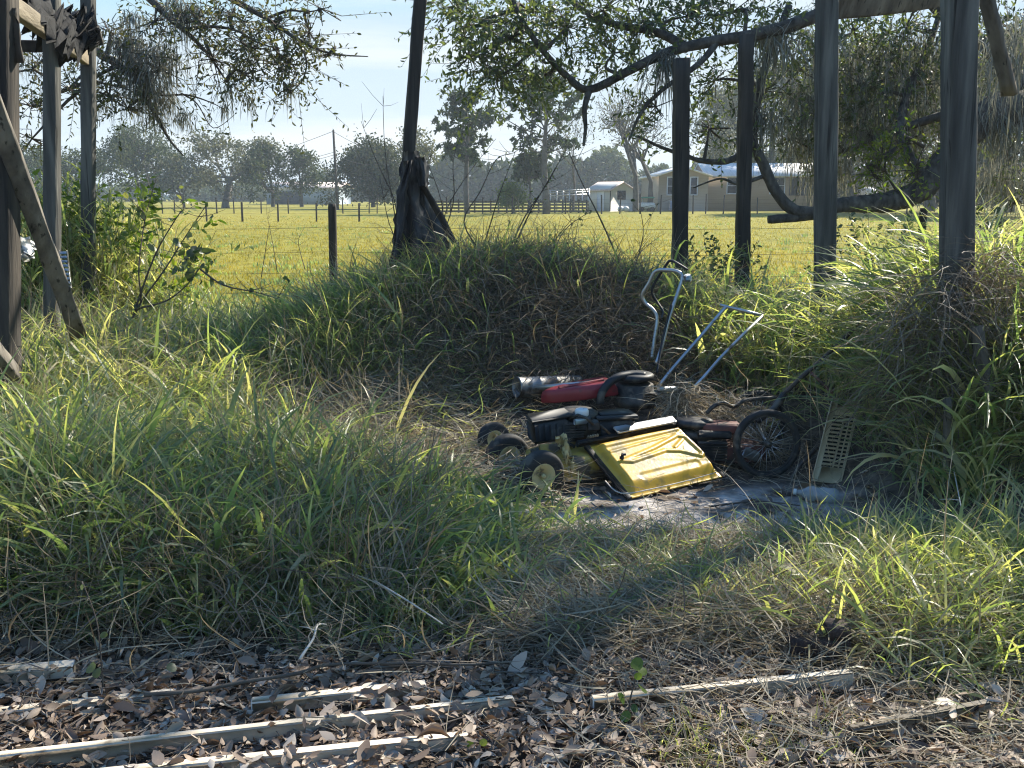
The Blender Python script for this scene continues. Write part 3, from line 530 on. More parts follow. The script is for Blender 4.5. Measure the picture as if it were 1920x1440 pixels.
# leaning centre pole with weathered sheathing
a_, b_ = at(791, -50, 8.0), at(752, 480, 8.0); d = (a_-b_)/(a_.z-b_.z)
t = thing('leaning_pole', 'tall dark pole leaning right above the middle of the bank', 'pole', (b_.x, b_.y, Hs(b_.x, b_.y)))
jag(MB(), b_-d*(b_.z-Hs(b_.x, b_.y)+.25), a_, .088, .088, 14, .003, .3).build('shaft', M_DARKWOOD, t)
t = thing('torn_sheathing', 'dark torn sheathing wrapped round the foot of the leaning pole', 'sheathing', at(780, 490, 7.95))
def sheet(name, rows, Y, seed, amp=.03, thick=.014, m=M_TARP):
    """ragged sheet between left and right photo outlines, folded in depth"""
    r = np.random.default_rng(seed); nx = 10; V = []
    rows2 = []
    for i in range(len(rows)-1):
        for k in range(3): rows2.append([rows[i][q]+(rows[i+1][q]-rows[i][q])*k/3 for q in range(3)])
    rows2.append(list(rows[-1])); ny = len(rows2); ph = r.uniform(0, 6, 4)
    for j, (yy, xl, xr) in enumerate(rows2):
        for i in range(nx):
            u = i/(nx-1); x = xl+(xr-xl)*u+r.normal()*(3.0 if i in (0, nx-1) else .8)
            dy = amp*(r.normal()*.45+math.sin(u*9+ph[0]+j*.35)+.6*math.sin(u*13+ph[1]-j*.3)) - .12*math.sin(math.pi*u)
            V.append(tuple(at(x, yy+r.normal()*1.2, Y+dy)))
    n = nx*ny; V = np.array(V); i = np.arange(ny-1)[:, None]*nx+np.arange(nx-1)[None]; F = np.stack([i, i+1, i+nx+1, i+nx], -1).reshape(-1, 4)
    rim = [k for k in range(nx)]+[nx*k+nx-1 for k in range(1, ny)]+[n-1-k for k in range(1, nx)]+[nx*(ny-1-k) for k in range(1, ny-1)]
    RF = np.array([[rim[k], rim[(k+1) % len(rim)], n+rim[(k+1) % len(rim)], n+rim[k]] for k in range(len(rim))])
    mb = MB().add(np.concatenate([V, V+np.array((0, thick, 0))]), F); mb.F += [F[:, ::-1]+n, RF]; return mb.build(name, m, t)
sheet('sheet', [(283, 757, 785), (330, 752, 800), (345, 752, 792), (372, 749, 790), (410, 744, 800), (450, 736, 815), (485, 735, 812), (512, 742, 800)], 7.9, 3)
sheet('sheet', [(352, 786, 797), (385, 780, 812), (420, 776, 830), (450, 772, 842), (475, 770, 838)], 8.05, 4)
sheet('sheet', [(300, 760, 775), (360, 746, 764), (430, 738, 760), (490, 732, 752), (540, 740, 748)], 7.78, 6, .04)
sheet('sheet', [(295, 778, 798), (320, 782, 806), (348, 786, 803)], 7.8, 7, .03)
jag(MB(), at(787, 338, 7.85), at(853, 455, 7.75), .02, .06, 8, .005, .6).build('batten', M_DARKWOOD, t)
# ------------------------------------------------------------------ fences
def wire_fence(label, posts, wires_z, rail, r=.0022, pr=(.05, .05), name='wire_fence', group=None, square=False):
    t = thing(name, label, 'fence', (posts[0][0], posts[0][1], 0), group)
    for (x, y, h, lean) in posts:
        z0 = Hs(x, y); mb = MB(); q = random.uniform(.85, 1.15)*pr[0]
        mb.tube([(x, y, z0-.2), (x+lean*.5, y, z0+h*.5), (x+lean, y, z0+h*.97), (x+lean, y, z0+h)], [q, q*.97, q*.95, q*.8], 9, jitter=.05)
        mb.build('fence_post', M_DARKWOOD, t, True)
    for z in wires_z:
        pts = []
        for i in range(len(rail)-1):
            a, b = rail[i], rail[i+1]
            for k in range(6):
                u = k/6; x = a[0]+(b[0]-a[0])*u; y = a[1]+(b[1]-a[1])*u; pts.append((x, y, z+(Hs(a[0], a[1])*(1-u)+Hs(b[0], b[1])*u)*.6-.035*math.sin(math.pi*u)+random.uniform(-.006, .006)))
        pts.append((rail[-1][0], rail[-1][1], z)); MB().tube(pts, r, 4).build('wire', M_RUST, t)
q1, q2, q3 = at(625, 500, 11.5), at(1727, 400, 10.8), at(1905, 450, 10.3)
line = lambda x: 11.5-(x-q1.x)*(.7/(q2.x-q1.x))
ps = [(-8.2, line(-8.2)-.06, 1.4, 0), (-5.3, line(-5.3)-.06, 1.45, .03), (q1.x, 11.44, 1.5-Hs(q1.x, 11.44)*.6, .02), (q2.x, 10.74, 1.42, .0), (q3.x-.15, 10.3, 1.1, .22), (8.5, line(8.5), 1.4, 0)]
wire_fence('near barbed wire fence crossing behind the grassy bank', ps, (.5, .72, .96, 1.24), [(p[0], p[1]-.07) for p in ps], .0026)
def field_fence(label, pxs, Y, h, wires, w=.06):
    P = []
    for x in pxs:
        q = at(x, 400, Y); P.append((q.x, q.y, h*random.uniform(.9, 1.12), random.uniform(-.06, .06)))
    wire_fence(label, P, wires, [(P[0][0]-6, Y)]+[(p[0], p[1]) for p in P]+[(P[-1][0]+5, Y)], .006, (w, w))
field_fence('middle distance wire fence with the larger posts across the left pasture', (230, 387, 454, 521, 593, 673), 60, 1.05, (.5, .85))
field_fence('farther wire fence of thin posts before the far oaks', (250, 305, 328, 407, 439, 490, 541, 643, 692, 707, 745), 86, 1.25, (.4, .7, 1.0), .055)
field_fence('thin post wire fence before the trailer house and shed', (838, 905, 960, 1030, 1060, 1128, 1162, 1200, 1238, 1299, 1323, 1356, 1420, 1520, 1620, 1700), 84, 1.5, (.5, .9, 1.2), .06)
# board corral by the pines
t = thing('board_corral', 'brown board corral fence between the two pines', 'corral', at(960, 402, 90))
xs_ = [815+15*i for i in range(20)]
mb = MB()
for y in (378, 384, 390, 396): mb.bar(at(xs_[0], y, 90), at(xs_[-1]+4, y, 90), .04, .16)
mb.build('rails', M_GREYWOOD, t)
for x in xs_: MB().bar(at(x, 403, 90.1), at(x, 374+random.uniform(-2, 2), 90.1), .16, .14).build('post', M_DARKWOOD, t)
t = thing('pipe_corral', 'grey pipe corral fence left of the white shed', 'corral', at(1065, 395, 96))
mb = MB()
for y in (357, 361, 366): mb.tube([at(1030, y+1, 96), at(1106, y-2, 97)], .05, 6)
mb.build('rails', M_STEEL, t)
for x in range(1032, 1108, 12): MB().tube([at(x, 400, 96.5), at(x, 357, 96.5)], .06, 6).build('post', M_STEEL, t)
# ------------------------------------------------------------------ buildings
M_SIDING = mat('taupe_siding', [(.33, .27, .21), (.39, .33, .26)], 3, (.2, .2, 8), .85)
M_SIDING2 = mat('tan_siding', [(.33, .24, .16), (.4, .3, .2)], 3, (.2, .2, 8), .85)
M_ROOF = mat('white_metal_roof', [(.62, .6, .58), (.78, .76, .74)], 2, (6, .2, .2), .8)
M_PINKROOF = mat('faded_roof', [(.5, .38, .35), (.66, .55, .52)], 2, (4, .3, 1), .6)
M_TRIM = mat('white_trim', [(.66, .66, .65), (.74, .74, .73)], 3, rough=.6)
M_PANE = mat('dark_pane', [(.015, .018, .022), (.04, .045, .05)], 2, rough=.12)
M_SCREEN = mat('porch_screen', [(.016, .018, .02), (.05, .052, .055)], 3, rough=.7)
M_SHEDW = mat('shed_wall', [(.55, .53, .5), (.64, .62, .59)], 3, (6, 6, .3), .7)
def window(c, w, h, par, nrm=(0, -1, 0), mull=True):
    n = Vector(nrm); x = Vector((0, 0, 1)).cross(-n).normalized(); f = MB(); c = Vector(c)
    R3 = Matrix((x, -n, Vector((0, 0, 1)))).transposed()
    o = lambda a, b, d: c+x*a+Vector((0, 0, b))+n*d
    f.box(o(-w/2-.05, 0, .03), (.1, .1, h+.2), R3); f.box(o(w/2+.05, 0, .03), (.1, .1, h+.2), R3); f.box(o(0, h/2+.05, .03), (w, .1, .1), R3); f.box(o(0, -h/2-.05, .03), (w, .12, .1), R3)
    if mull: f.box(o(0, 0, .03), (w, .06, .05), R3)
    fo = f.build('window', M_TRIM, par); MB().box(c+n*.012, (w, .02, h), R3, .002).build('pane', M_PANE, fo)
def prism(mb, x0, x1, y0, y1, z0, z1, ridge, axis='y'):
    """walls with a gable, ridge along axis"""
    if axis == 'y':
        xm = (x0+x1)/2; f = [(x0, z0), (x1, z0), (x1, z1), (xm, ridge), (x0, z1)]; V = [(x, y0, z) for x, z in f]+[(x, y1, z) for x, z in f]
    else:
        ym = (y0+y1)/2; f = [(y0, z0), (y1, z0), (y1, z1), (ym, ridge), (y0, z1)]; V = [(x0, y, z) for y, z in f]+[(x1, y, z) for y, z in f]
    return mb.add(V, [[0, 1, 2, 3, 4], [9, 8, 7, 6, 5]]+[[i, (i+1) % 5, 5+(i+1) % 5, 5+i] for i in range(5)])
def slope(mb, a, b, c, d, th=.1):
    """roof sheet through four points with thickness"""
    n = (Vector(b)-Vector(a)).cross(Vector(d)-Vector(a)).normalized()*th
    V = [Vector(q) for q in (a, b, c, d)]; V2 = [v+n for v in V]
    return mb.add([tuple(v) for v in V+V2], [[3, 2, 1, 0], [4, 5, 6, 7]]+[[i, (i+1) % 4, 4+(i+1) % 4, 4+i] for i in range(4)])
HY = 98.; X = lambda px, Y=HY: at(px, 380, Y).x; Z = lambda py, Y=HY: at(960, py, Y).z
t = thing('trailer_house', 'long tan trailer house with a white metal roof and a gabled left end', 'house', (X(1330), HY, 0))
wx0, wx1, zt, zr = X(1234), X(1327), Z(327), Z(312)
prism(MB(), wx0, wx1, HY, HY+13, -.1, zt, zr).build('wing_wall', M_SIDING, t)
r = MB(); xm = (wx0+wx1)/2; slope(r, (wx0-.35, HY-.4, zt-.12), (xm, HY-.4, zr+.03), (xm, HY+13, zr+.03), (wx0-.35, HY+13, zt-.12), -.14); slope(r, (xm, HY-.4, zr+.03), (wx1+.35, HY-.4, zt-.12), (wx1+.35, HY+13, zt-.12), (xm, HY+13, zr+.03), -.14); r.build('wing_roof', M_ROOF, t)
mx0, mx1, MY = wx1+.02, X(1560, 100), HY+2
zt2, zr2 = Z(329, MY), Z(308, MY+4)
prism(MB(), mx0, mx1, MY, MY+8, -.1, zt2, zr2, 'x').build('wall', M_SIDING2, t)
r = MB(); slope(r, (mx0, MY-.5, zt2-.15), (mx1+.4, MY-.5, zt2-.15), (mx1+.4, MY+4, zr2), (mx0, MY+4, zr2), .12); slope(r, (mx0, MY+4, zr2), (mx1+.4, MY+4, zr2), (mx1+.4, MY+8.5, zt2-.15), (mx0, MY+8.5, zt2-.15), .12); r.build('roof', M_ROOF, t)
for px in (1257, 1300): window((X(px), HY, Z(349)), .6, 1.6, t)
for px, w in ((1371, .85), (1456, 1.35)): window((X(px, MY), MY, Z(348, MY)), w, 1.5, t)
MB().box(((X(1478, MY)+X(1545, MY))/2, MY-.06, Z(350, MY)), (X(1545, MY)-X(1478, MY), .1, 1.75)).build('screened_porch', M_SCREEN, t)
MB().box((X(1262), HY-.5, .55), (.9, .7, .9), bev=.05).build('air_unit', M_STEEL, t)
t = thing('garden_shed', 'small pale gabled shed with a white door and one window', 'shed', (X(1141), HY, 0))
RS = Matrix.Translation((X(1141), HY-1.5, 0))@Matrix.Rotation(math.radians(38), 4, 'Z')
w_, d_, hh, rg = 3.1, 3.2, Z(351), Z(343)+.1
prism(MB(RS), 0, w_, 0, d_, 0, hh-.1, rg, 'y').build('wall', M_SHEDW, t)
r = MB(RS); slope(r, (-.25, -.25, hh-.3), (w_/2, -.25, rg+.03), (w_/2, d_+.2, rg+.03), (-.25, d_+.2, hh-.3), -.08); slope(r, (w_/2, -.25, rg+.03), (w_+.25, -.25, hh-.3), (w_+.25, d_+.2, hh-.3), (w_/2, d_+.2, rg+.03), -.08); r.build('roof', M_PINKROOF, t)
MB(RS).box((-.02, 1.3, 1.0), (.05, 1.0, 1.95)).build('door', M_TRIM, t)
f = MB(RS).box((1.5, -.02, 1.55), (1.1, .05, .85)).build('window', M_DARKWOOD, t); MB(RS).box((1.5, -.05, 1.55), (.8, .03, .6)).build('pane', M_PANE, f)
for x0 in (0, w_): MB(RS).box((x0, -.03, hh/2-.1), (.09, .06, hh-.3)).build('corner_trim', M_DARKWOOD, t)
for i, (px, lb) in enumerate(((1164, 'white sack lying left of its twin before the shed'), (1174, 'white sack lying right of its twin before the shed'))):
    mb = MB(); c = at(px, 391, HY-3); mb.lathe([(.05, -.2), (.3, -.16), (.38, 0), (.3, .2), (.12, .3), (.02, .32)], (c.x, c.y, .22), (0, 0, 1), 12, sy=.8); tag(mb.build('sack', M_WHITEP, smooth=True), lb, 'sack')
t = thing('utility_cart', 'small green and white cart parked between the shed and the house', 'cart', at(1212, 393, 96))
c = at(1212, 390, 96)
rr = lambda w, d, z, x=0: [(c.x+x+w/2*math.copysign(abs(math.cos(a))**.5, math.cos(a)), c.y+d/2*math.copysign(abs(math.sin(a))**.5, math.sin(a)), z) for a in [TAU*k/16 for k in range(16)]]
MB().loft([rr(1.6, .9, .3), rr(1.75, 1.0, .5), rr(1.6, .95, .75), rr(1.3, .8, .85)]).build('body', M_WHITEP, t, True)
MB().loft([rr(1.2, .9, 1.25, .1), rr(1.4, 1.0, 1.32, .1), rr(1.1, .8, 1.4, .1)]).build('canopy', mat('green_canopy', [(.05, .2, .13), (.08, .26, .17)], 4), t, True)
for sx in (-.5, .5):
    MB().tube([(c.x+sx+.1, c.y, .8), (c.x+sx*1.05+.1, c.y, 1.27)], .03, 6).build('pillar', M_STEEL, t)
    for sy in (-.42, .42): MB().lathe([(.02, -.08), (.2, -.08), (.24, -.05), (.24, .05), (.2, .08), (.02, .08)], (c.x+sx, c.y+sy, .24), (0, 1, 0), 14).build('wheel', M_RUBBER, t, True)
t = thing('long_barn', 'low pale barn with a rusty white roof far across the left pasture', 'barn', (at(560, 385, 165).x, 165, 0))
bx0, bx1 = at(500, 380, 165).x, at(636, 380, 165).x; bz, br = Z(352, 165), Z(343, 170)
prism(MB(), bx0, bx1, 165, 177, 0, bz, br, 'x').build('wall', mat('barn_wall', [(.25, .3, .36), (.32, .36, .42)], 2), t)
r = MB(); slope(r, (bx0-.5, 164.4, bz-.1), (bx1+.5, 164.4, bz-.1), (bx1+.5, 171, br), (bx0-.5, 171, br), .15); slope(r, (bx0-.5, 171, br), (bx1+.5, 171, br), (bx1+.5, 177.6, bz-.1), (bx0-.5, 177.6, bz-.1), .15); r.build('roof', M_PINKROOF, t)
MB().box(((bx0*.7+bx1*.3), 164.95, bz*.4), (4.5, .12, bz*.75)).build('door', M_SCREEN, t)
t = thing('grey_tank', 'pale round tank half hidden by the oaks right of the house', 'tank', (X(1626, 105), 105, 0))
MB().lathe([(.1, 0), (1.0, 0), (1.05, .1), (1.05, 1.75), (.9, 2.1), (.5, 2.35), (.02, 2.45)], (X(1624, 105), 105, 0), (0, 0, 1), 20).build('shell', M_SHEDW, t, True)
# utility pole
t = thing('utility_pole', 'thin utility pole with sagging wires beyond the left pasture', 'utility pole', (at(628, 385, 105).x, 105, 0))
a_ = at(633, 388, 105); b_ = at(625, 244, 105)
MB().tube([(a_.x, a_.y, -.2), tuple(b_)], [.16, .11], 8).build('pole', M_DARKWOOD, t)
mb = MB(); mb.lathe([(.01, 0), (.06, 0), (.07, .1), (.03, .18), (.01, .2)], tuple(b_), (0, 0, 1), 8); mb.build('insulator', M_WHITEP, t)
for (px, py, Y, y0) in ((430, 305, 120, 246), (700, 272, 100, 247), (500, 312, 125, 290), (690, 300, 100, 290), (520, 300, 124, 285)):
    p, q = at(625+(y0-244)*.06, y0, 105), at(px, py, Y); e = q+(q-p)*.6
    MB().tube([p.lerp(e, k/10)-Vector((0, 0, .5*math.sin(math.pi*k/10))) for k in range(11)], .022, 4).build('wire', M_RUST, t)
# ------------------------------------------------------------------ big live oak on the right and its crown overhead
def limb_px(pts, k=5): return smooth_path([at(*p) for p in pts], k)
oak = thing('live_oak', 'huge live oak on the right with a low crooked limb and hanging moss', 'tree', (7.0, 11.8, 0))
tr = MB(); tp = smooth_path([(7.1, 11.9, -.3), (7.0, 11.8, .6), (6.9, 11.6, 1.6), (6.75, 11.4, 2.6), (6.6, 11.2, 3.6)], 4); tr.tube(tp, interp_r(.55, .38, len(tp)), 14, jitter=.05); tr.build('trunk', M_BARK, oak, True)
LIMBS = []
def limb(pts, r0, r1, jitter=.07, k=5, sides=9, par=None):
    P = [Vector(p) for p in pts]; P = smooth_path(P, k); MB().tube(P, interp_r(r0, r1, len(P), .8), sides, jitter=jitter).build('limb', M_BARK, par or oak, True); LIMBS.append(P); return P
limb([(6.8, 11.4, 2.2), at(1990, 205, 10.6), at(1915, 205, 10.4), at(1860, 210, 10.3), at(1815, 250, 10.25), at(1770, 305, 10.2), at(1738, 347, 10.15), at(1690, 372, 10.1), at(1640, 381, 10.0), at(1580, 384, 9.95), at(1530, 398, 9.9), at(1490, 407, 9.9), at(1440, 412, 9.9)], .24, .038, .1)
limb([at(1532, 400, 9.9), at(1490, 395, 9.9), at(1455, 360, 9.95), at(1432, 310, 10.0), at(1412, 262, 10.05), at(1420, 190, 10.1), at(1440, 110, 10.2), at(1480, 10, 10.3)], .07, .035)
limb([at(1412, 268, 10.0), at(1370, 300, 9.9), at(1320, 302, 9.9), at(1285, 292, 9.85), at(1240, 276, 9.8), at(1195, 255, 9.8)], .04, .012)
limb([at(1432, 330, 10.0), at(1385, 345, 9.9), at(1350, 335, 9.9), at(1300, 352, 9.8)], .022, .006)
limb([(6.6, 11.2, 3.6), (4.9, 10.6, 4.0), at(1640, -30, 9.6), at(1530, 30, 9.5), at(1430, 62, 9.5), at(1345, 76, 9.5), at(1255, 97, 9.5), at(1180, 132, 9.5), at(1105, 168, 9.5), at(1060, 140, 9.5), at(1010, 85, 9.4), at(975, 30, 9.4), at(950, -30, 9.4)], .085, .018, .06)
limb([at(1105, 168, 9.5), at(1096, 205, 9.45), at(1098, 240, 9.45), at(1094, 274, 9.45)], .035, .012)
limb([at(1345, 78, 9.5), at(1310, 120, 9.4), at(1240, 170, 9.4), at(1200, 215, 9.4), at(1180, 262, 9.4)], .035, .01)
limb([at(1290, 90, 9.5), at(1230, 60, 9.7), at(1150, 45, 9.8), at(1080, 10, 10), at(1040, -40, 10)], .05, .02)
limb([at(1850, 215, 10.2), at(1780, 215, 10.4), at(1710, 235, 10.6), at(1640, 262, 10.8), at(1560, 290, 11)], .07, .02)
limb([at(1740, 345, 10.2), at(1690, 262, 10.4), at(1700, 180, 10.8), at(1740, 90, 11.2), at(1770, 0, 11.6)], .06, .03)
limb([at(1950, 190, 10.4), at(1890, 130, 10.8), at(1830, 70, 11), at(1760, 20, 11), at(1700, -50, 11)], .1, .05)
limb([at(1690, 370, 10.1), at(1660, 320, 10), at(1668, 280, 9.9), at(1680, 240, 9.9)], .015, .004)
limb([at(1735, 345, 10.1), at(1720, 310, 10), at(1735, 270, 9.9)], .012, .004)
# high limbs that carry the crown over the camera's side
for pts in (((6.6, 11.2, 3.6), (5.4, 11.5, 4.8), (4.2, 11.3, 5.6), (2.6, 10.6, 6.1), (1.4, 10.2, 6.2)), ((6.6, 11.2, 3.6), (6.2, 10.0, 5.2), (5.4, 9.0, 6.1), (4.4, 8.2, 6.6), (3.2, 7.8, 6.8)), ((6.6, 11.2, 3.6), (6.4, 12.2, 5.2), (5.0, 12.8, 6.2), (3.2, 12.9, 6.4), (1.8, 12.8, 6.4)), ((6.6, 11.2, 3.6), (7.0, 9.8, 5), (7.2, 8.6, 6), (7.0, 7.6, 6.4)), ((6.2, 11.6, 4.4), (6.0, 11.6, 5.8), (5.6, 11.4, 6.8))):
    limb(pts, .1, .03, .05)
FO = MB(); TW = MB()
def nearest_limb(c):
    best = None
    for L in LIMBS:
        for p in L[2:]:
            d = (p-c).length
            if best is None or d < best[0]: best = (d, p)
    return best[1]
def crown(c, rad, n, ls=.06, m=11, tint=(.1, .75), droop=.25, link=True, FOm=None, TWm=None):
    c = Vector(c); fo = FOm or FO; tw = TWm or TW
    if link:
        p = nearest_limb(c)
        if (p-c).length < 3.0: tw.tube(smooth_path([p, p.lerp(c, .5)+Vector((random.gauss(0, .06), random.gauss(0, .06), random.gauss(.05, .05))), c], 3), [.022, .02, .017, .015, .012, .01, .008], 5)
    O = np.array(c)+rng.normal(size=(n, 3))*np.array(rad)*.62; D = (O-np.array(c))/np.array(rad)+rng.normal(size=(n, 3))*.5
    O = O-unit(D)*.15
    sprays(fo, tw, O, D, rng.uniform(.2, .5, n), m, ls, .38, tint, .0035, droop)
    k = min(n, 14); idx = rng.permutation(n)[:k]
    sticks(tw, np.repeat(np.array(c)[None], k, 0), O[idx], .007, .004)
VIS = [  # photo x, y, half width, half height, distance, sprays
 (850, 12, 45, 24, 9.4, 30), (900, 45, 60, 40, 9.4, 60), (880, 105, 40, 40, 9.4, 34), (960, 70, 60, 55, 9.4, 80), (935, 140, 55, 38, 9.4, 60), (990, 20, 60, 40, 9.6, 50), (1020, 140, 45, 35, 9.5, 26), (1065, 50, 55, 55, 9.6, 60),
 (1130, 20, 60, 40, 9.8, 60), (1150, 100, 45, 40, 9.6, 30), (1210, 50, 55, 45, 9.8, 50), (1290, 30, 60, 40, 9.8, 55), (1370, 25, 60, 40, 9.9, 60), (1230, 200, 40, 45, 9.4, 20), (1340, 150, 55, 50, 10.2, 30), (1450, 60, 60, 60, 10.3, 70), (1430, 170, 50, 60, 10.3, 40), (1330, 240, 50, 40, 9.9, 18),
 (1500, 130, 60, 70, 10.8, 70), (1600, 60, 70, 60, 11, 110), (1700, 50, 70, 70, 11, 110), (1620, 160, 70, 60, 11, 110), (1720, 160, 70, 60, 11.2, 100), (1640, 240, 60, 50, 11, 60), (1540, 230, 60, 60, 11, 60), (1820, 40, 60, 60, 11, 80), (1860, 130, 50, 50, 11.2, 50), (1900, 60, 50, 60, 11, 50), (1890, 300, 50, 60, 11.5, 40), (1760, 250, 40, 50, 11.5, 30), (1480, 260, 50, 40, 11, 24), (1900, 380, 40, 30, 11.5, 14)]
for (px, py, rx, ry, Y, n) in VIS:
    s_ = Y/FPX; crown(at(px, py, Y), (rx*s_, .5, ry*s_), int(n*(1.0 if px < 1420 else .85)), .062)
FO.build('foliage', M_LEAF, oak); TW.build('twigs', M_TWIG, oak)
# the high crown, above the frame of the photograph
FO = MB(); TW = MB()
SH = [  # ground point to shade x, y, z, radius, sprays, height
 (-1.3, 4.15, .3, .85, 150, 6.3), (-.4, 4.0, .3, .6, 110, 6.2), (-2.3, 4.1, .3, .7, 90, 6.4), (-1.6, 3.5, 0, .6, 80, 6.4), (-.6, 3.45, 0, .6, 90, 6.2), (.15, 4.15, 0, .3, 26, 6.4), (.25, 3.3, 0, .33, 40, 6.3),
 (-.3, 7.2, .6, .75, 150, 5.8), (.5, 7.2, .5, .55, 150, 6.0), (-.9, 7.1, .4, .6, 80, 6.0), (-1.4, 7.3, .3, .4, 44, 6.1),
 (2.5, 5.4, .5, .4, 36, 6.6), (1.3, 3.0, 0, .4, 24, 6.6), (0.2, 2.9, 0, .3, 16, 6.4), (3.2, 5.2, .5, .4, 20, 6.8)]
for (gx, gy, gz, r, n, hz) in SH:
    n = int(n*(1.25 if gy < 4.6 and gx < .1 and gy > 3.3 else 1.5 if 6.6 < gy < 7.6 else 1.0)); t = (hz-gz)/SUN.z; c = Vector((gx, gy, gz))+SUN*t; crown(c, (r, r*.8, r*.75), n, .075, 11, droop=.1)
FO.build('high_foliage', M_LEAF, oak); TW.build('high_twigs', M_TWIG, oak)
FO = MB(); TW = MB()
for (px, py, rx, ry, n) in ((1655, 292, 45, 40, 26), (1700, 268, 30, 36, 22), (1715, 320, 30, 26, 14), (1640, 330, 24, 20, 10)):
    crown(at(px, py, 9.95), (rx*.0053, .2, ry*.0053), n, .06, 9, (.2, 1), .05)
FO.build('young_leaves', M_LITLEAF, oak); TW.build('young_twigs', M_TWIG, oak)
MS = [(1490, 220, 10.8, .16), (1500, 175, 10.8, .12), (1620, 250, 10.8, .15), (1590, 120, 11, .2), (1660, 170, 11, .2), (1700, 120, 11.2, .2), (1740, 200, 11.2, .2), (1730, 60, 11, .2), (1560, 180, 11, .16), (1900, 60, 9, .2), (1905, 100, 9, .18), (1860, 210, 10.2, .14), (1890, 225, 10.3, .14), (1640, 90, 11, .2), (1530, 60, 10.5, .16), (1450, 60, 9.6, .1), (1560, 310, 11, .14), (1780, 130, 11.3, .18), (1820, 190, 10.8, .16), (1430, 210, 10.1, .08), (1250, 105, 9.5, .05), (1690, 230, 11, .16), (1600, 200, 11.2, .18), (1520, 260, 11.2, .12), (1870, 320, 11.4, .15), (1910, 330, 11.6, .15)]
for (px, py, Y, sp) in MS:
    mb = MB(); moss(mb, [tuple(at(px, py, Y))], 230, (.15, .9), sp, .009); mb.build('spanish_moss', M_MOSS, oak)
# ------------------------------------------------------------------ tree at the left whose branches hang into the picture
LIMBS.clear(); FO = MB(); TW = MB()
wo = thing('water_oak', 'tree at upper left with sparse narrow leaves and hanging moss on bare branches', 'tree', (-6.6, 10.6, 0))
tr = MB(); tp = smooth_path([(-6.7, 10.7, -.3), (-6.6, 10.6, 1), (-6.4, 10.5, 2.6), (-6.0, 10.3, 4.2)], 4); tr.tube(tp, interp_r(.34, .2, len(tp)), 12, jitter=.05); tr.build('trunk', M_BARK, wo, True)
def wl(p, r0, r1): limb(p, r0, r1, .06, 5, 6, wo)
wl([(-6.1, 10.4, 3.6), (-5.2, 10.0, 4.0), at(30, -40, 9.6), at(110, 40, 9.4), at(180, 95, 9.3), at(222, 122, 9.2), at(265, 156, 9.2), at(277, 190, 9.2), at(296, 222, 9.2), at(318, 262, 9.2), at(344, 292, 9.2)], .075, .006)
wl([(-6.0, 10.3, 4.2), (-4.6, 9.8, 4.6), at(200, -80, 9.3), at(284, 0, 9.2), at(318, 34, 9.2), at(358, 68, 9.2), at(392, 104, 9.2), at(424, 152, 9.2)], .07, .006)
wl([at(222, 122, 9.2), at(178, 150, 9.3), at(240, 168, 9.3), at(300, 205, 9.3)], .02, .004)
wl([at(265, 156, 9.2), at(300, 178, 9.2), at(350, 178, 9.2), at(395, 192, 9.2), at(420, 205, 9.2)], .016, .003)
wl([at(345, 55, 9.2), at(400, 50, 9.1), at(445, 58, 9.1), at(480, 78, 9.0), at(520, 92, 9.0)], .018, .005)
wl([at(330, -60, 9.2), at(420, -10, 9.1), at(500, 35, 9.1), at(560, 75, 9.0), at(620, 100, 9.0), at(690, 106, 9.0)], .04, .004)
wl([at(500, 35, 9.1), at(540, 20, 9.1), at(580, 22, 9.1), at(622, 12, 9.1)], .016, .003)
wl([at(560, 75, 9.0), at(575, 120, 9.0), at(560, 160, 9.0), at(520, 185, 9.0)], .012, .003)
wl([at(340, 175, 9.2), at(370, 195, 9.2), at(400, 240, 9.2), at(440, 215, 9.2)], .01, .002)
for (px, py, rx, ry, n) in ((60, 130, 40, 60, 18), (60, 200, 34, 30, 18), (135, 170, 25, 40, 16), (125, 60, 40, 40, 16), (205, 60, 40, 40, 22), (205, 180, 36, 30, 26), (230, 130, 40, 40, 26), (290, 40, 50, 36, 26), (300, 130, 50, 50, 20), (370, 40, 45, 36, 26), (400, 110, 40, 36, 20), (440, 30, 50, 34, 34), (470, 90, 45, 36, 44), (520, 50, 45, 40, 44), (540, 120, 40, 34, 34), (580, 60, 34, 34, 18), (460, 140, 50, 30, 24), (620, 100, 40, 14, 7), (540, 165, 26, 16, 8), (240, 205, 30, 20, 10), (60, 260, 40, 30, 8), (600, 15, 30, 14, 5)):
    s_ = 9.2/FPX; crown(at(px, py, 9.15), (rx*s_, .4, ry*s_), int(n*1.3), .05, 9, (.1, .8), .2, True)
FO.build('foliage', mat('narrow_leaf', [(.03, .042, .02), (.052, .068, .03), (.085, .095, .04), (.13, .115, .055)], tint=True, rough=.4, trans=.35, tcol=(1.7, 1.5, .6)), wo); TW.build('twigs', M_TWIG, wo)
for (px, py, sp, n, L) in ((240, 70, .07, 150, .75), (262, 110, .09, 170, .8), (300, 95, .1, 170, .7), (275, 150, .09, 190, .7), (305, 185, .05, 90, .35), (345, 215, .05, 60, .3), (335, 0, .06, 80, .55), (365, 15, .04, 60, .5), (428, 160, .035, 40, .35), (465, 180, .02, 22, .4), (542, 160, .02, 20, .45), (335, 20, .04, 60, .5), (420, 200, .03, 30, .25), (290, 215, .04, 50, .3), (180, 190, .05, 40, .3), (250, 30, .06, 60, .5), (25, 95, .08, 80, .5)):
    mb = MB(); moss(mb, [tuple(at(px, py, 9.15))], int(n*1.6), (.12, L), sp, .007); mb.build('spanish_moss', M_MOSS, wo)
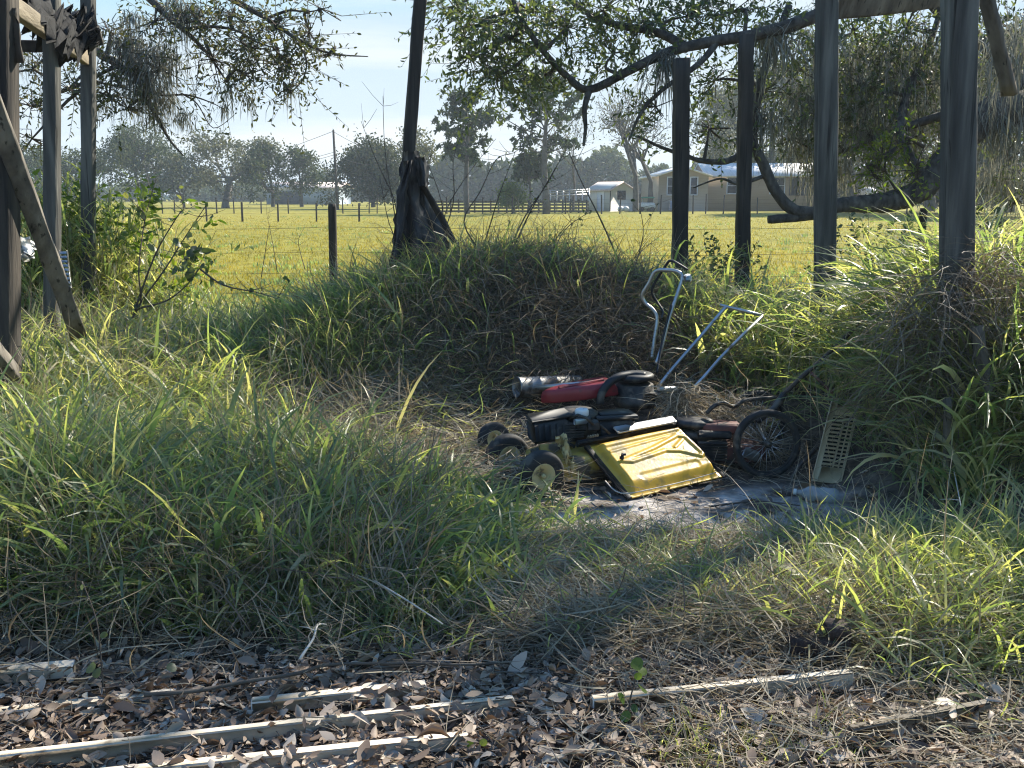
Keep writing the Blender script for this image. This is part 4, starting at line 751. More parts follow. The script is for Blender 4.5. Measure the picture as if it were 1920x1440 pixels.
# ------------------------------------------------------------------ far trees
def tmat(name, a, b, c, tr=.25): return mat(name, [a, b, c], tint=True, rough=.6, trans=tr, tcol=(1.5, 1.4, .7), spec=.2)
M_FOAK = tmat('far_oak_leaf', (.035, .055, .026), (.06, .085, .036), (.1, .12, .048))
M_FGREY = tmat('far_mossy_leaf', (.065, .078, .055), (.11, .122, .08), (.18, .18, .12))
M_FPINE = tmat('far_pine_needle', (.028, .05, .024), (.048, .078, .03), (.085, .115, .042))
M_FBUSH = tmat('far_bush_leaf', (.022, .038, .022), (.04, .058, .03), (.085, .085, .045))
M_FBARK = mat('far_bark', [(.06, .055, .05), (.13, .12, .11)], 3, rough=.9)
def far_tree(label, px, pbase, w, h, Y, m, name='oak_tree', trunk=.3, leaves_n=2600, ls=.3, depth=5, ang=.6, sig=.5, first=.28, group='trees beyond the pasture', mossy=0, up_=.08, seed=None, fill=True):
    if seed is not None: random.seed(seed)
    mpx = Y/FPX; Hh = h*mpx; Wd = w*mpx; b = at(px, pbase, Y); z0 = min(b.z, .3)
    segs = []; tips = []
    grow(Vector((0, 0, 0)), Vector((random.uniform(-.05, .05), 0, 1)).normalized(), 1.0, .1, depth, segs, tips, ang, .78, up_, (2, 3))
    T = np.array(tips); zmax = T[:, 2].max(); xr = max(np.percentile(np.abs(T[:, 0]), 92), .3)
    kx, kz = Wd*.46/xr, (Hh-sig*.5)/zmax
    # stretch so the first fork sits at `first` of the height
    def fz(z):
        f = z/zmax; f0 = 1/zmax; return Hh*(first*f/f0 if f < f0 else first+(1-first)*(f-f0)/(1-f0))
    tf = lambda p: np.array((b.x+p[0]*kx, Y+p[1]*kx, z0+fz(p[2])))
    t = thing(name, label, 'tree', (b.x, Y, z0), group)
    tb = MB(); A = []; B = []; RA = []; RB = []
    for (p, q, r0, r1) in segs:
        if r0 > .03: tb.tube([tf(p), (tf(p)+tf(q))/2+rng.normal(size=3)*.03*Hh*r0, tf(q)], [r0*10*trunk, (r0+r1)*5*trunk, r1*10*trunk], 6, cap=False)
        else: A.append(tf(p)); B.append(tf(q)); RA.append(r0*10*trunk); RB.append(r1*8*trunk)
    if A: sticks(tb, A, B, np.array(RA), np.array(RB))
    tb.build('trunk', M_FBARK, t)
    if leaves_n:
        leaves_n = int(leaves_n*2.6); C = np.array([tf(p) for p in tips])
        if fill:
            k = int(len(C)*.55)+14; D = unit(rng.normal(size=(k, 3)))*(rng.uniform(.45, 1, k)[:, None]**.6); zc = Hh*(first*.6+1)/2; E = np.array((b.x, Y, z0+zc))+D*np.array((Wd*.47, Wd*.4, Hh-zc-sig*.6))
            E[:, 0] += np.sin(E[:, 2]*1.3)*.4; C = np.concatenate([C, E])
        i = rng.integers(0, len(C), leaves_n)
        P = C[i]+rng.normal(size=(leaves_n, 3))*np.array((sig, sig, sig*.7)); P[:, 2] = np.maximum(P[:, 2], z0+.3)
        cl = rng.uniform(0, 1, len(C)); fm = MB(); L = ls*rng.uniform(.6, 1.5, leaves_n)
        leaves(fm, P, rng.normal(size=(leaves_n, 3)), L, L*.55, .2, np.clip(cl[i]*.7+rng.normal(.15, .18, leaves_n), 0, 1))
        fm.build('crown', m, t)
        if mossy:
            mm = MB(); k = C[rng.integers(0, len(C), mossy)]
            for c in k: moss(mm, [tuple(c)], 16, (.6, 2.2), .3, .06)
            mm.build('spanish_moss', M_MOSS, t)
    return t
far_tree('tree farthest left behind the frame posts', 62, 372, 130, 115, 135, M_FOAK, leaves_n=2600, seed=1)
far_tree('rounded tree between the two thin frame posts', 140, 372, 110, 100, 130, M_FOAK, leaves_n=2400, seed=2)
far_tree('broad dark oak with a rounded crown beyond the left pasture', 268, 388, 165, 142, 126, M_FOAK, leaves_n=5200, trunk=.45, sig=.6, first=.16, seed=3)
far_tree('grey bare looking oak with many upright branches beyond the left pasture', 423, 390, 160, 138, 122, M_FGREY, leaves_n=2600, trunk=.6, ang=.5, sig=.5, first=.1, up_=.2, seed=24)
far_tree('small grey thin tree before the two broad oaks', 345, 389, 90, 90, 120, M_FGREY, 'thin_tree', leaves_n=900, trunk=.2, first=.1, seed=5)
far_tree('slender dark tree right of the bare oak by the barn', 512, 388, 62, 112, 124, M_FOAK, 'slender_tree', leaves_n=2000, first=.22, sig=.45, seed=6)
far_tree('slender loose tree before the middle of the far barn', 566, 388, 52, 106, 124, M_FOAK, 'slender_tree', leaves_n=1300, first=.22, sig=.45, seed=7)
far_tree('tiny round tree behind the far barn', 606, 372, 38, 52, 210, M_FOAK, leaves_n=900, ls=.5, first=.15, sig=.8, seed=8)
far_tree('dense bushy dark tree left of the leaning pole', 700, 388, 122, 122, 112, M_FBUSH, 'bushy_tree', leaves_n=6500, first=.06, sig=.75, seed=9)
far_tree('bare thin tree right of the leaning pole', 800, 390, 80, 140, 100, M_FGREY, 'thin_tree', leaves_n=500, fill=False, first=.12, trunk=.2, ang=.45, seed=10)
far_tree('leafy bright green young tree before the corral', 962, 400, 36, 52, 86, tmat('bright_leaf', (.06, .1, .025), (.1, .15, .03), (.14, .19, .05), .4), 'young_tree', leaves_n=900, ls=.2, first=.3, trunk=.08, seed=11, sig=.3)
far_tree('great mossy oak behind the trailer house', 1440, 392, 300, 250, 116, M_FGREY, leaves_n=8000, mossy=60, first=.2, trunk=.6, sig=.8, ls=.34, seed=12)
far_tree('mossy oak behind the tall post with the plank', 1600, 390, 250, 290, 92, M_FGREY, leaves_n=7500, mossy=60, first=.16, trunk=.5, sig=.7, seed=13)
far_tree('shady oak behind the thickest post', 1745, 392, 260, 300, 82, M_FGREY, leaves_n=7500, mossy=60, first=.15, trunk=.5, sig=.65, seed=14)
far_tree('rightmost shady oak beyond the pasture', 1890, 392, 270, 330, 74, M_FOAK, leaves_n=7500, mossy=40, first=.12, trunk=.5, sig=.6, seed=15)
far_tree('low dark bush right of the trailer house', 1560, 392, 110, 62, 108, M_FBUSH, 'bush', leaves_n=2500, first=.06, sig=.6, seed=16, group='bushes beyond the pasture')
far_tree('wide low bush under the rightmost shady oak', 1800, 394, 200, 70, 86, M_FBUSH, 'bush', leaves_n=3600, first=.06, sig=.6, seed=17, group='bushes beyond the pasture')
for (px, w, h, Y, lb, sd, r) in ((1192, 130, 250, 93, 'bare cypress leaning left of its neighbour between shed and house', 18, .3), (1218, 150, 215, 96, 'bare cypress with the straighter trunk beside the house', 19, .3), (1075, 110, 190, 100, 'bare thin tree behind the pipe corral', 20, .16)):
    far_tree(lb, px, 396, w, h, Y, M_FGREY, 'bare_tree', leaves_n=260, fill=False, ls=.2, first=.25, trunk=r, ang=.55, seed=sd, depth=6, group='bare trees by the house')
def pine(label, px, pb, pt, w, Y, seed, r=.26, low=.42):
    random.seed(seed); mpx = Y/FPX; b = at(px, pb, Y); Hh = (pb-pt)*mpx; t = thing('pine_tree', label, 'tree', (b.x, Y, 0), 'pines by the corral')
    tb = MB(); P = [Vector((b.x+math.sin(k*.9+seed)*.1, Y, Hh*k/8*.97)) for k in range(9)]; P[0].z = -.2; tb.tube(P, interp_r(r, .07, 9), 8); fm = MB(); C = []
    for k in range(34):
        f = low+(.97-low)*k/34; z = Hh*f; a = random.uniform(0, TAU); l = w*mpx*.5*(1.0-.62*max(0, (f-.72)/.28))*random.uniform(.55, 1.05)*(1 if f > .5 else .7)
        o = Vector((b.x, Y, z)); e = o+Vector((math.cos(a)*l, math.sin(a)*l, l*random.uniform(.25, .75)))
        mid = o.lerp(e, .5)+Vector((0, 0, -.05*l)); tb.tube([o, mid, e], [.06, .045, .02], 5, cap=False)
        for q in range(15):
            u = random.uniform(.55, 1.08); C.append(np.array(o.lerp(e, u))+rng.normal(size=3)*.28)
    C = np.array(C); n = len(C)*12; i = np.repeat(np.arange(len(C)), 12); D = rng.normal(size=(n, 3))
    L = rng.uniform(.25, .5, n); leaves(fm, C[i]-unit(D)*.05, D, L, L*.42, .1, np.clip(np.repeat(rng.uniform(0, .8, len(C)), 12)+rng.normal(0, .15, n), 0, 1))
    tb.build('trunk', M_FBARK, t); fm.build('crown', M_FPINE, t)
pine('left pine with the smaller crown above the corral', 876, 402, 192, 128, 86, 3)
pine('right pine with the taller trunk above the corral', 1022, 403, 160, 190, 84, 8, .32)
pine('thin pine trunk close beside the taller pine', 992, 402, 300, 60, 88, 5, .12, .55)
# far-off woods that read as one mass
g = MB(); n = 42000
for (x0, x1, Y, hpx, k) in ((-180, -60, 240, 46, .16), (-75, -10, 235, 34, .1), (-16, 62, 205, 96, .42), (50, 175, 190, 100, .36)):
    q = int(n*k); x = rng.uniform(x0, x1, q); top = hpx*Y/FPX*(.72+.2*np.sin(x*.23+Y)+.14*np.sin(x*.61+2))
    P = np.column_stack([x, Y+rng.uniform(-7, 7, q), top*rng.random(q)**.7]); L = rng.uniform(.7, 1.7, q)
    leaves(g, P, rng.normal(size=(q, 3)), L, L*.6, .2, np.clip(.4+.3*np.sin(x*.4)+rng.normal(size=q)*.2, 0, 1))
tag(g.build('distant_woods', M_FOAK), 'hazy distant woods along the horizon', 'woods', kind='stuff')
# ------------------------------------------------------------------ bare saplings, shrubs, reeds near the camera
def sapling(label, stems, Y, leaf=None, name='bare_sapling', r=.007, twigs=10, group='bare saplings on the bank'):
    b = at(*stems[0][0], Y); t = thing(name, label, 'sapling', (b.x, Y, Hs(b.x, Y)), group)
    mb = MB(); pts_all = []
    for st in stems:
        P = smooth_path([at(px, py, Y+random.uniform(-.08, .08)) for px, py in st], 4); mb.tube(P, interp_r(r, r*.3, len(P)), 5, jitter=.1); pts_all += P
        for k in range(twigs):
            i = random.randrange(len(P)//3, len(P)); p = P[i]; d = Vector((random.gauss(0, 1), random.gauss(0, .7), random.uniform(.1, 1))).normalized()
            l = random.uniform(.06, .28); q = p+d*l; mb.tube([p, p.lerp(q, .5)+Vector((0, 0, -.01)), q], [r*.35, r*.28, r*.15], 4); pts_all.append(q)
    mb.build('stem', M_TWIG, t)
    if leaf:
        n, m_, ls = leaf; fm = MB(); O = np.array([tuple(random.choice(pts_all)) for _ in range(n)]); D = rng.normal(size=(n, 3)); D[:, 2] -= .4
        leaves(fm, O, D, ls*rng.uniform(.6, 1.3, n), ls*.7*rng.uniform(.6, 1.2, n), .15, rng.random(n)); fm.build('leaves', m_, t)
    return t
sapling('cluster of bare stems rising right of the torn sheathing', [[(907, 480), (870, 417), (900, 360), (930, 300), (963, 287)], [(950, 480), (985, 405), (1027, 343), (1053, 293)], [(900, 482), (918, 425), (938, 360), (966, 285)], [(957, 477), (993, 400), (1030, 335), (1062, 280)]], 7.9, (40, M_LEAF, .03), twigs=7)
sapling('thin bare stems left of the leaning pole', [[(752, 470), (737, 383), (722, 283), (718, 180)], [(745, 440), (740, 377), (705, 300), (677, 227)], [(760, 480), (730, 420), (712, 330)]], 8.2, None, r=.006, twigs=6)
sapling('fine bare stems leaning out behind the torn sheathing', [[(827, 470), (835, 400), (873, 333), (930, 260)], [(820, 470), (850, 380), (850, 300), (870, 240)], [(835, 470), (828, 380), (800, 300)]], 8.6, None, r=.006, twigs=8)
sapling('bare stem leaning left before the shed', [[(1172, 520), (1150, 465), (1122, 403), (1090, 340), (1067, 285)]], 7.8, None, r=.009, twigs=2)
sapling('low bare stems right of the stem cluster', [[(1010, 490), (1040, 450), (1077, 405)], [(1030, 490), (1060, 430), (1110, 395)], [(1190, 500), (1206, 440), (1200, 390)]], 8.3, (26, M_LEAF, .035), r=.006, twigs=6)
sapling('dark leaved shrub with crossing stems in the left grass', [[(242, 605), (264, 566), (260, 512), (267, 440), (277, 390), (293, 335)], [(253, 580), (314, 563), (354, 530), (376, 500)], [(264, 566), (307, 508), (350, 440), (390, 380)], [(250, 590), (290, 480), (330, 410), (345, 392)], [(376, 505), (420, 535), (480, 548), (520, 560)]], 7.2, (46, M_LEAF, .06), 'leafy_shrub', .008, 9, 'leafy shrubs')
fm = MB(); n = 34; O = np.array(at(360, 478, 7.2))+rng.normal(size=(n, 3))*np.array((.055, .06, .08)); D = rng.normal(size=(n, 3)); D[:, 2] -= .5
leaves(fm, O, D, .075*rng.uniform(.7, 1.2, n), .065, .12, rng.random(n)*.5); fm.build('dark_leaves', M_LEAF, bpy.data.objects['leafy_shrub'])
sapling('small leafy shrub right of the thickest post by the fence', [[(1850, 470), (1845, 430), (1850, 395)], [(1860, 470), (1880, 425), (1876, 400)], [(1830, 470), (1826, 420), (1835, 385)]], 8.8, (70, M_LEAF, .07), 'leafy_shrub', .006, 6, 'leafy shrubs')
sapling('thin weed stems in the pasture edge left of the fence post', [[(520, 510), (512, 460), (500, 400)], [(490, 520), (500, 455), (505, 420)], [(572, 505), (560, 460), (562, 440)]], 10.2, None, 'bare_sapling', .005, 5)
# low leafy shrubs on the bank between the posts
def low_bush(label, px, py, w, h, Y, n, m_, ls=.05):
    c = at(px, py, Y); s_ = Y/FPX; t = thing('low_bush', label, 'bush', (c.x, Y, Hs(c.x, Y)), 'low bushes on the bank'); f = MB(); tw = MB(); k = 90
    gz = Hs(c.x, Y); O = np.column_stack([c.x+rng.normal(size=k)*w*s_*.3, Y+rng.normal(size=k)*w*s_*.25, gz+rng.random(k)*(c.z+h*s_*.5-gz)])
    D = O-np.array((c.x, Y, gz+.1)); sprays(f, tw, O, D, rng.uniform(.12, .3, k), n, ls, .45, (.1, .6), .003, .05); f.build('leaves', m_, t); tw.build('stems', M_TWIG, t)
low_bush('low dark bush on the bank between the two rear posts', 1345, 520, 110, 70, 8.9, 11, M_LEAF)
low_bush('low dark bush right of the tall grey post', 1640, 500, 150, 110, 8.0, 12, M_LEAF)
# reed-like cane clump on the left
c = at(150, 560, 8.3); t = thing('cane_clump', 'sunlit yellow green cane clump behind the left frame posts', 'cane', (c.x, 8.3, Hs(c.x, 8.3)))
f = MB(); st = MB(); k = 420; bx = c.x+rng.normal(size=k)*.42; by = 8.3+rng.normal(size=k)*.32; bz = H(bx, by); hh = rng.uniform(.6, 1.45, k)*np.exp(-((bx-c.x+.1)/.85)**2); lx = rng.normal(size=k)*.22; ly = rng.normal(size=k)*.2
top = np.column_stack([bx+lx, by+ly, bz+hh]); sticks(st, np.column_stack([bx, by, bz]), top, .005, .003); st.build('stems', mat('cane_stem', [(.16, .15, .06), (.26, .23, .1)], 9), t)
m_ = 13; u = np.tile(np.linspace(.2, 1, m_), k); P = np.repeat(np.column_stack([bx, by, bz]), m_, 0)*(1-u[:, None])+np.repeat(top, m_, 0)*u[:, None]; q = len(P)
blades(f, P, rng.uniform(.14, .3, q), .02*rng.uniform(.6, 1.2, q), rng.uniform(0, TAU, q), rng.uniform(.3, 1.1, q), rng.uniform(.6, 1.7, q), 4, np.clip(rng.normal(.72, .2, q), 0, 1)); f.build('leaves', M_GRASS, t)
f = MB(); k = 260; O = np.column_stack([c.x+rng.normal(size=k)*.42, 8.2+rng.normal(size=k)*.25, Hs(c.x, 8.3)+rng.uniform(.1, 1.15, k)]); D = O-np.array((c.x, 8.4, .5)); sprays(f, None, O, D, rng.uniform(.15, .35, k), 9, .085, .34, (.1, .9), .003, .15); f.build('broad_leaves', M_LITLEAF, t)
# ------------------------------------------------------------------ the junk machines
def rring(w, d, z, p=.5, n=28, cx=0, cy=0):
    return [(cx+w/2*math.copysign(abs(math.cos(a))**p, math.cos(a)), cy+d/2*math.copysign(abs(math.sin(a))**p, math.sin(a)), z) for a in [TAU*k/n for k in range(n)]]
def wheel(par, c, axis, R_, w, hub, M=None, hubr=.52, name='wheel'):
    """tyre with tread and sidewall, dished hub with bolt boss"""
    o = MB(M).lathe([(R_*hubr, -w*.46), (R_*.62, -w*.5), (R_*.86, -w*.5), (R_*.97, -w*.34), (R_, -w*.12), (R_, w*.12), (R_*.97, w*.34), (R_*.86, w*.5), (R_*.62, w*.5), (R_*hubr, w*.46)], c, axis, 30).build(name, M_RUBBER, par, True)
    h = MB(M); h.lathe([(.004, -w*.36), (R_*.2, -w*.36), (R_*.22, -w*.42), (R_*.46, -w*.44), (R_*hubr, -w*.48), (R_*hubr*1.03, 0), (R_*hubr, w*.48), (R_*.46, w*.4), (R_*.22, w*.35), (R_*.2, w*.2), (.004, w*.2)], c, axis, 24)
    a = Vector(axis).normalized(); x = a.orthogonal().normalized(); y = a.cross(x)
    for s_ in (-1, 1):
        h.lathe([(.001, 0), (R_*.1, 0), (R_*.1, w*.2), (R_*.05, w*.26), (.001, w*.26)], Vector(c)+a*s_*w*.3, a*s_, 10)
    h.build('hub', hub, o)
    if R_ > .1:
        bl = MB(M)
        for k in range(5):
            q = TAU*k/5; bl.lathe([(.001, 0), (.009, 0), (.009, .008), (.001, .008)], Vector(c)+x*math.cos(q)*R_*.33+y*math.sin(q)*R_*.33-a*w*.42*0, a, 6)
        bl.build('bolts', M_ENGINE, o)
    return o
def engine(par, M, scale=1, cap=True, tank=True, box=True):
    e = MB(M); s = scale
    e.lathe([(.001, 0), (.1*s, 0), (.115*s, .02), (.115*s, .05), (.09*s, .055), (.09*s, .085), (.12*s, .09), (.125*s, .12), (.118*s, .135), (.08*s, .15), (.001, .152)], (0, 0, .02), (0, 0, 1), 22)
    for k in range(6): e.box((.13*s+.0*k, 0, .035+.014*k), (.13*s, .12*s, .006), bev=.001)
    e.box((.15*s, 0, .07), (.09*s, .09*s, .09), bev=.006); e.box((.2*s, 0, .075), (.03*s, .13*s, .1), bev=.008)
    e.tube([(.21*s, .02, .08), (.25*s, .02, .085), (.26*s, .0, .07)], .009, 8)
    eo = e.build('engine', M_ENGINE, par)
    st = MB(M); st.lathe([(.02, .155), (.07*s, .16), (.078*s, .172), (.06*s, .185), (.001, .19)], (0, 0, .02), (0, 0, 1), 20); st.build('starter_cover', M_BLACK, eo, True)
    if box:
        b = MB(M); b.box((-.03*s, .13*s, .1), (.2*s, .09*s, .12), bev=.014); b.box((-.03*s, .13*s, .166), (.205*s, .096*s, .014), bev=.005); b.build('air_filter_box', M_BLACK, eo)
    if tank:
        b = MB(M); b.loft([rring(.2*s, .13*s, .06, .45, 24, -.02, -.15*s), rring(.22*s, .15*s, .08, .45, 24, -.02, -.15*s), rring(.22*s, .15*s, .135, .45, 24, -.02, -.15*s), rring(.2*s, .13*s, .155, .45, 24, -.02, -.15*s)]); to = b.build('fuel_tank', M_BLACK, eo, True)
        if cap: MB(M).lathe([(.001, .15), (.026, .15), (.028, .156), (.028, .18), (.024, .186), (.001, .186)], (-.05, -.15*s, 0), (0, 0, 1), 18).build('fuel_cap', M_WHITEP, to)
    return eo
def deck(par, M, L_, w, m_, z0=.07, h=.11, name='deck'):
    d = MB(M); d.loft([rring(L_, w, z0, .5), rring(L_*1.02, w*1.02, z0+.01, .5), rring(L_*.99, w*.99, z0+h*.7, .5), rring(L_*.94, w*.94, z0+h*.93, .5), rring(L_*.85, w*.85, z0+h, .5), rring(L_*.5, w*.5, z0+h+.012, .6)])
    d.tube(rring(L_*1.03, w*1.03, z0, .5)+[rring(L_*1.03, w*1.03, z0, .5)[0]], .007, 6, cap=False)
    return d.build(name, m_, par, True)
Rz = lambda a: Matrix.Rotation(a, 4, 'Z')
# front mower: yellow deck, black engine, wheels towards the camera
c = Vector((.33, 5.41, 0)); fdir = math.atan2(-.436, -.9); T = Matrix.Translation((c.x, c.y, Hs(c.x, c.y)))@Rz(fdir)
mA = thing('lawn_mower', 'dirty yellow lawn mower with black engine and cream wheel hubs', 'lawn mower', (c.x, c.y, Hs(c.x, c.y)), 'junked lawn mowers')
deck(mA, T, .5, .36, M_YDIRTY)
for k, (x, y) in enumerate(((.3, .215), (.3, -.2), (-.24, -.2))): wheel(mA, (x, y, .125), (0, 1, 0), .135, .075, M_CREAM, T)
MB(T).tube([(.3, -.2, .118), (.3, .19, .118)], .009, 8).build('axle', M_STEEL, mA)
MB(T).box((.27, .12, .15), (.05, .012, .2), Matrix.Rotation(.2, 3, 'Y'), .003).build('height_lever', M_ENGINE, mA)
# the engine block as the photograph shows it: box left, carburettor with white cap, tank right
E_ = at(1085, 800, 5.52); TE = Matrix.Translation((E_.x, E_.y, .265))@Rz(math.radians(12))
eng = MB(TE); eng.lathe([(.001, -.02), (.12, -.02), (.125, .03), (.1, .04), (.1, .07), (.12, .075), (.12, .1), (.09, .12), (.001, .125)], (0, .03, 0), (0, 0, 1), 22)
for k in range(6): eng.box((-.06, -.05, -.01+.015*k), (.12, .14, .006), bev=.001)
eng.box((.0, -.08, .06), (.1, .07, .08), bev=.01); eng.box((.05, -.1, .05), (.08, .06, .06), bev=.01); eng.tube([(-.08, -.1, .1), (-.04, -.12, .12), (.01, -.12, .1), (.05, -.13, .06)], .008, 7); eng.tube([(.04, -.08, .09), (.1, -.12, .05), (.15, -.12, .0)], .007, 7); eng.tube([(-.1, -.08, .02), (-.12, -.12, -.03), (-.06, -.14, -.06)], .01, 7)
eo = eng.build('engine', M_ENGINE, mA)
b = MB(TE); b.box((-.19, -.04, .03), (.22, .15, .13), Matrix.Rotation(-.1, 3, 'Y'), .016); b.box((-.19, -.04, .105), (.235, .16, .02), Matrix.Rotation(-.12, 3, 'Y'), .006)
for k in range(5): b.box((-.26+.035*k, -.118, .03), (.012, .006, .09), Matrix.Rotation(-.1, 3, 'Y'), .002)
b.build('air_filter_box', M_BLACK, eo)
b = MB(TE); b.box((.21, .02, .015), (.23, .16, .11), None, .02); b.box((.21, .02, .078), (.255, .185, .022), None, .009); b.box((.21, .02, .093), (.19, .13, .012), None, .005); to = b.build('fuel_tank', M_BLACK, eo)
MB(TE).lathe([(.001, .1), (.036, .1), (.04, .106), (.04, .13), (.034, .14), (.02, .142), (.018, .136), (.001, .136)], (.0, -.06, 0), (0, 0, 1), 20).build('fuel_cap', M_WHITEP, eo, True)
MB(TE).box((-.02, -.12, .08), (.09, .02, .035), Matrix.Rotation(.2, 3, 'Z'), .006).build('carburettor', M_STEEL, eo)
mb = MB(); crumple(mb, at(1062, 848, 5.22), (.05, .2, .03), 8, 14, .05, Matrix.Rotation(1.35, 3, 'X')@Matrix.Rotation(.3, 3, 'Z'), 12); mb.build('torn_skirt', M_CREAM, mA)
MB().box(at(1033, 850, 5.3), (.13, .02, .1), Matrix.Rotation(-.12, 3, 'X'), .008).build('front_plate', M_YDIRTY, mA)
w3 = thing('loose_wheel', 'black wheel lying behind the front wheels of the yellow mower', 'wheel', at(938, 850, 5.75)); cc = at(926, 824, 5.7)
wheel(w3, tuple(cc), (.45, -.85, .2), .105, .05, M_CREAM, name='tyre')
# yellow ribbed grass catcher lid leaning before it
BL, BR, TL = Vector((.64, 5.03, .012)), Vector((1.19, 5.37, .03)), Vector((.435, 5.34, .215))
u_ = (BR-BL); UL = u_.length; u_.normalize(); v_ = (TL-BL); VL = v_.length; v_ = (v_-u_*v_.dot(u_)*.0); v_.normalize(); n_ = u_.cross(v_).normalized()
lid = thing('grass_catcher', 'bright yellow ribbed grass catcher lid lying against the yellow mower', 'grass catcher', (BL.x, BL.y, 0))
def seg_d(U, V, a, b):
    ax, ay = a; bx, by = b; dx, dy = bx-ax, by-ay; t = np.clip(((U-ax)*dx+(V-ay)*dy)/(dx*dx+dy*dy), 0, 1); return np.hypot(U-ax-t*dx, V-ay-t*dy)
nu, nv = 110, 76; U, V = np.meshgrid(np.linspace(0, 1, nu), np.linspace(0, 1, nv)); Um, Vm = U*UL, (1-V)*VL     # V=0 top edge
edge = np.minimum(np.minimum(U*UL, (1-U)*UL), np.minimum(V*VL, (1-V)*VL))
hgt = .05*sstep(.012, .04, np.minimum(np.minimum(U*UL, (1-U)*UL), V*VL))*sstep(.0, .085, (1-V)*VL-.004)
# rounded tray corners
for (cu, cv) in ((1, 1), (0, 1), (1, 0), (0, 0)):
    du, dv = np.abs(U-cu)*UL, np.abs(V-cv)*VL; m_ = (du < .06) & (dv < .06); rr_ = np.hypot(.06-du, .06-dv); hgt = np.where(m_, np.minimum(hgt, .05*(1-sstep(.02, .06, rr_))), hgt)
hgt = hgt*(1-.1*sstep(.66, .8, V))
def ridge(pts, wid, amp):
    d = np.min([seg_d(U*UL, V*VL, (a[0]*UL, a[1]*VL), (b[0]*UL, b[1]*VL)) for a, b in zip(pts[:-1], pts[1:])], 0); return amp*(1-sstep(wid*.45, wid, d))
hgt = hgt+ridge([(.07, .14), (.9, .1)], .02, .008)+ridge([(.07, .27), (.86, .18)], .012, .005)
hgt = hgt+ridge([(.12, .47), (.5, .36), (.84, .22), (.91, .27), (.94, .62), (.9, .66), (.74, .5), (.6, .44), (.2, .51), (.12, .47)], .017, .009)
hgt = hgt+ridge([(.72, .42), (.86, .31)], .013, .006)-ridge([(.2, .78), (.8, .76)], .03, .004)
inner = np.array(BL)[None, None]+np.array(u_)*Um[..., None]+np.array(v_)*Vm[..., None]+np.array(n_)*hgt[..., None]
i = np.arange(nv-1)[:, None]*nu+np.arange(nu-1)[None]; F = np.stack([i, i+nu, i+nu+1, i+1], -1).reshape(-1, 4)
mb = MB(); back = inner-np.array(n_)*.004; n0 = nu*nv; mb.add(np.concatenate([inner.reshape(-1, 3), back.reshape(-1, 3)]), F); mb.F.append(F[:, ::-1]+n0)
rim = [k for k in range(nu)]+[nu*k+nu-1 for k in range(1, nv)]+[n0-1-k for k in range(1, nu)]+[nu*(nv-1-k) for k in range(1, nv-1)]
mb.F.append(np.array([[rim[k], rim[(k+1) % len(rim)], n0+rim[(k+1) % len(rim)], n0+rim[k]] for k in range(len(rim))]))
mb.build('lid', M_YELLOW, lid, True)
L_ = lambda u, v, h=0: BL+u_*(u*UL)+v_*((1-v)*VL)+n_*h
up_n = tuple(n_)
MB().bar(L_(-.03, -.02, .0), L_(-.03, 1.0, .0), .035, .02, up_n).build('frame', M_BLACK, lid)
MB().bar(L_(1.03, -.05, -.01), L_(1.03, 1.0, -.01), .03, .02, up_n).build('frame', M_BLACK, lid)
MB().bar(L_(-.12, -.06, .012), L_(1.0, -.06, .012), .028, .035, up_n).build('hinge_rail', M_BLACK, lid)
st = MB().bar(L_(.3, -.1, .045), L_(.98, -.1, .045), .055, .012, up_n).build('label_strip', M_WHITEP, lid)
mb = MB()
for k in range(5): mb.bar(L_(.0+.025*k, -.095, .018), L_(.014+.025*k, -.095, .018), .012, .05, up_n, .001)
mb.build('lettering', M_TAN, lid)
mb = MB(); q = L_(.115, .44, .07); mb.box(q, (.016, .016, .03), bev=.004); mb.box(q+Vector((.006, -.004, .016)), (.026, .014, .014), bev=.004); mb.box(q+Vector((-.01, 0, -.004)), (.012, .01, .016), bev=.003); mb.build('latch', M_BLACK, lid)
# red mower behind
c = at(1120, 750, 6.25); T = Matrix.Translation((c.x, c.y, .14))@Rz(math.radians(188))@Matrix.Rotation(.12, 4, 'Y')
mB = thing('lawn_mower', 'red lawn mower with black engine and upright steel handle', 'lawn mower', (c.x, c.y, .14), 'junked lawn mowers')
TD = Matrix.Translation((at(1085, 730, 6.15).x, 6.15, .37))@Rz(math.radians(8))@Matrix.Rotation(-.14, 4, 'Y')
d = MB(TD); half = [(-.24, -.0), (-.17, -.05), (.0, -.1), (.22, -.12), (.22, .12), (0, .12), (-.17, .06)]
sm = lambda k, z: [(x*k, y*k, z) for x, y in half]
d.loft([sm(1, -.04), sm(1.03, -.03), sm(1.02, .01), sm(.96, .035), sm(.86, .045)]); d.box((.02, -.02, .05), (.3, .03, .012), Matrix.Rotation(.05, 3, 'Z')); d.build('deck', M_RED, mB)
MB().tube([at(1000, 728, 6.3), at(1070, 722, 6.2), at(1130, 716, 6.2)], .018, 8).build('guard_bar', M_STEEL, mB)
q = at(1190, 735, 6.15); TB = Matrix.Translation((q.x, q.y, .275))
e = MB(TB); e.lathe([(.001, 0), (.13, 0), (.135, .05), (.12, .06), (.12, .14), (.1, .15), (.001, .15)], (0, 0, 0), (0, 0, 1), 22)
for k in range(5): e.box((.1, -.06, .03+.018*k), (.1, .13, .006), bev=.001)
eo = e.build('engine', M_ENGINE, mB)
e = MB(TB); e.lathe([(.06, .17), (.115, .17), (.13, .18), (.13, .2), (.11, .212), (.05, .215), (.001, .21)], (0, 0, 0), (0, 0, 1), 24, sy=.9); e.lathe([(.05, .15), (.05, .172)], (0, 0, 0), (0, 0, 1), 12); e.build('shroud', M_BLACK, eo, True)
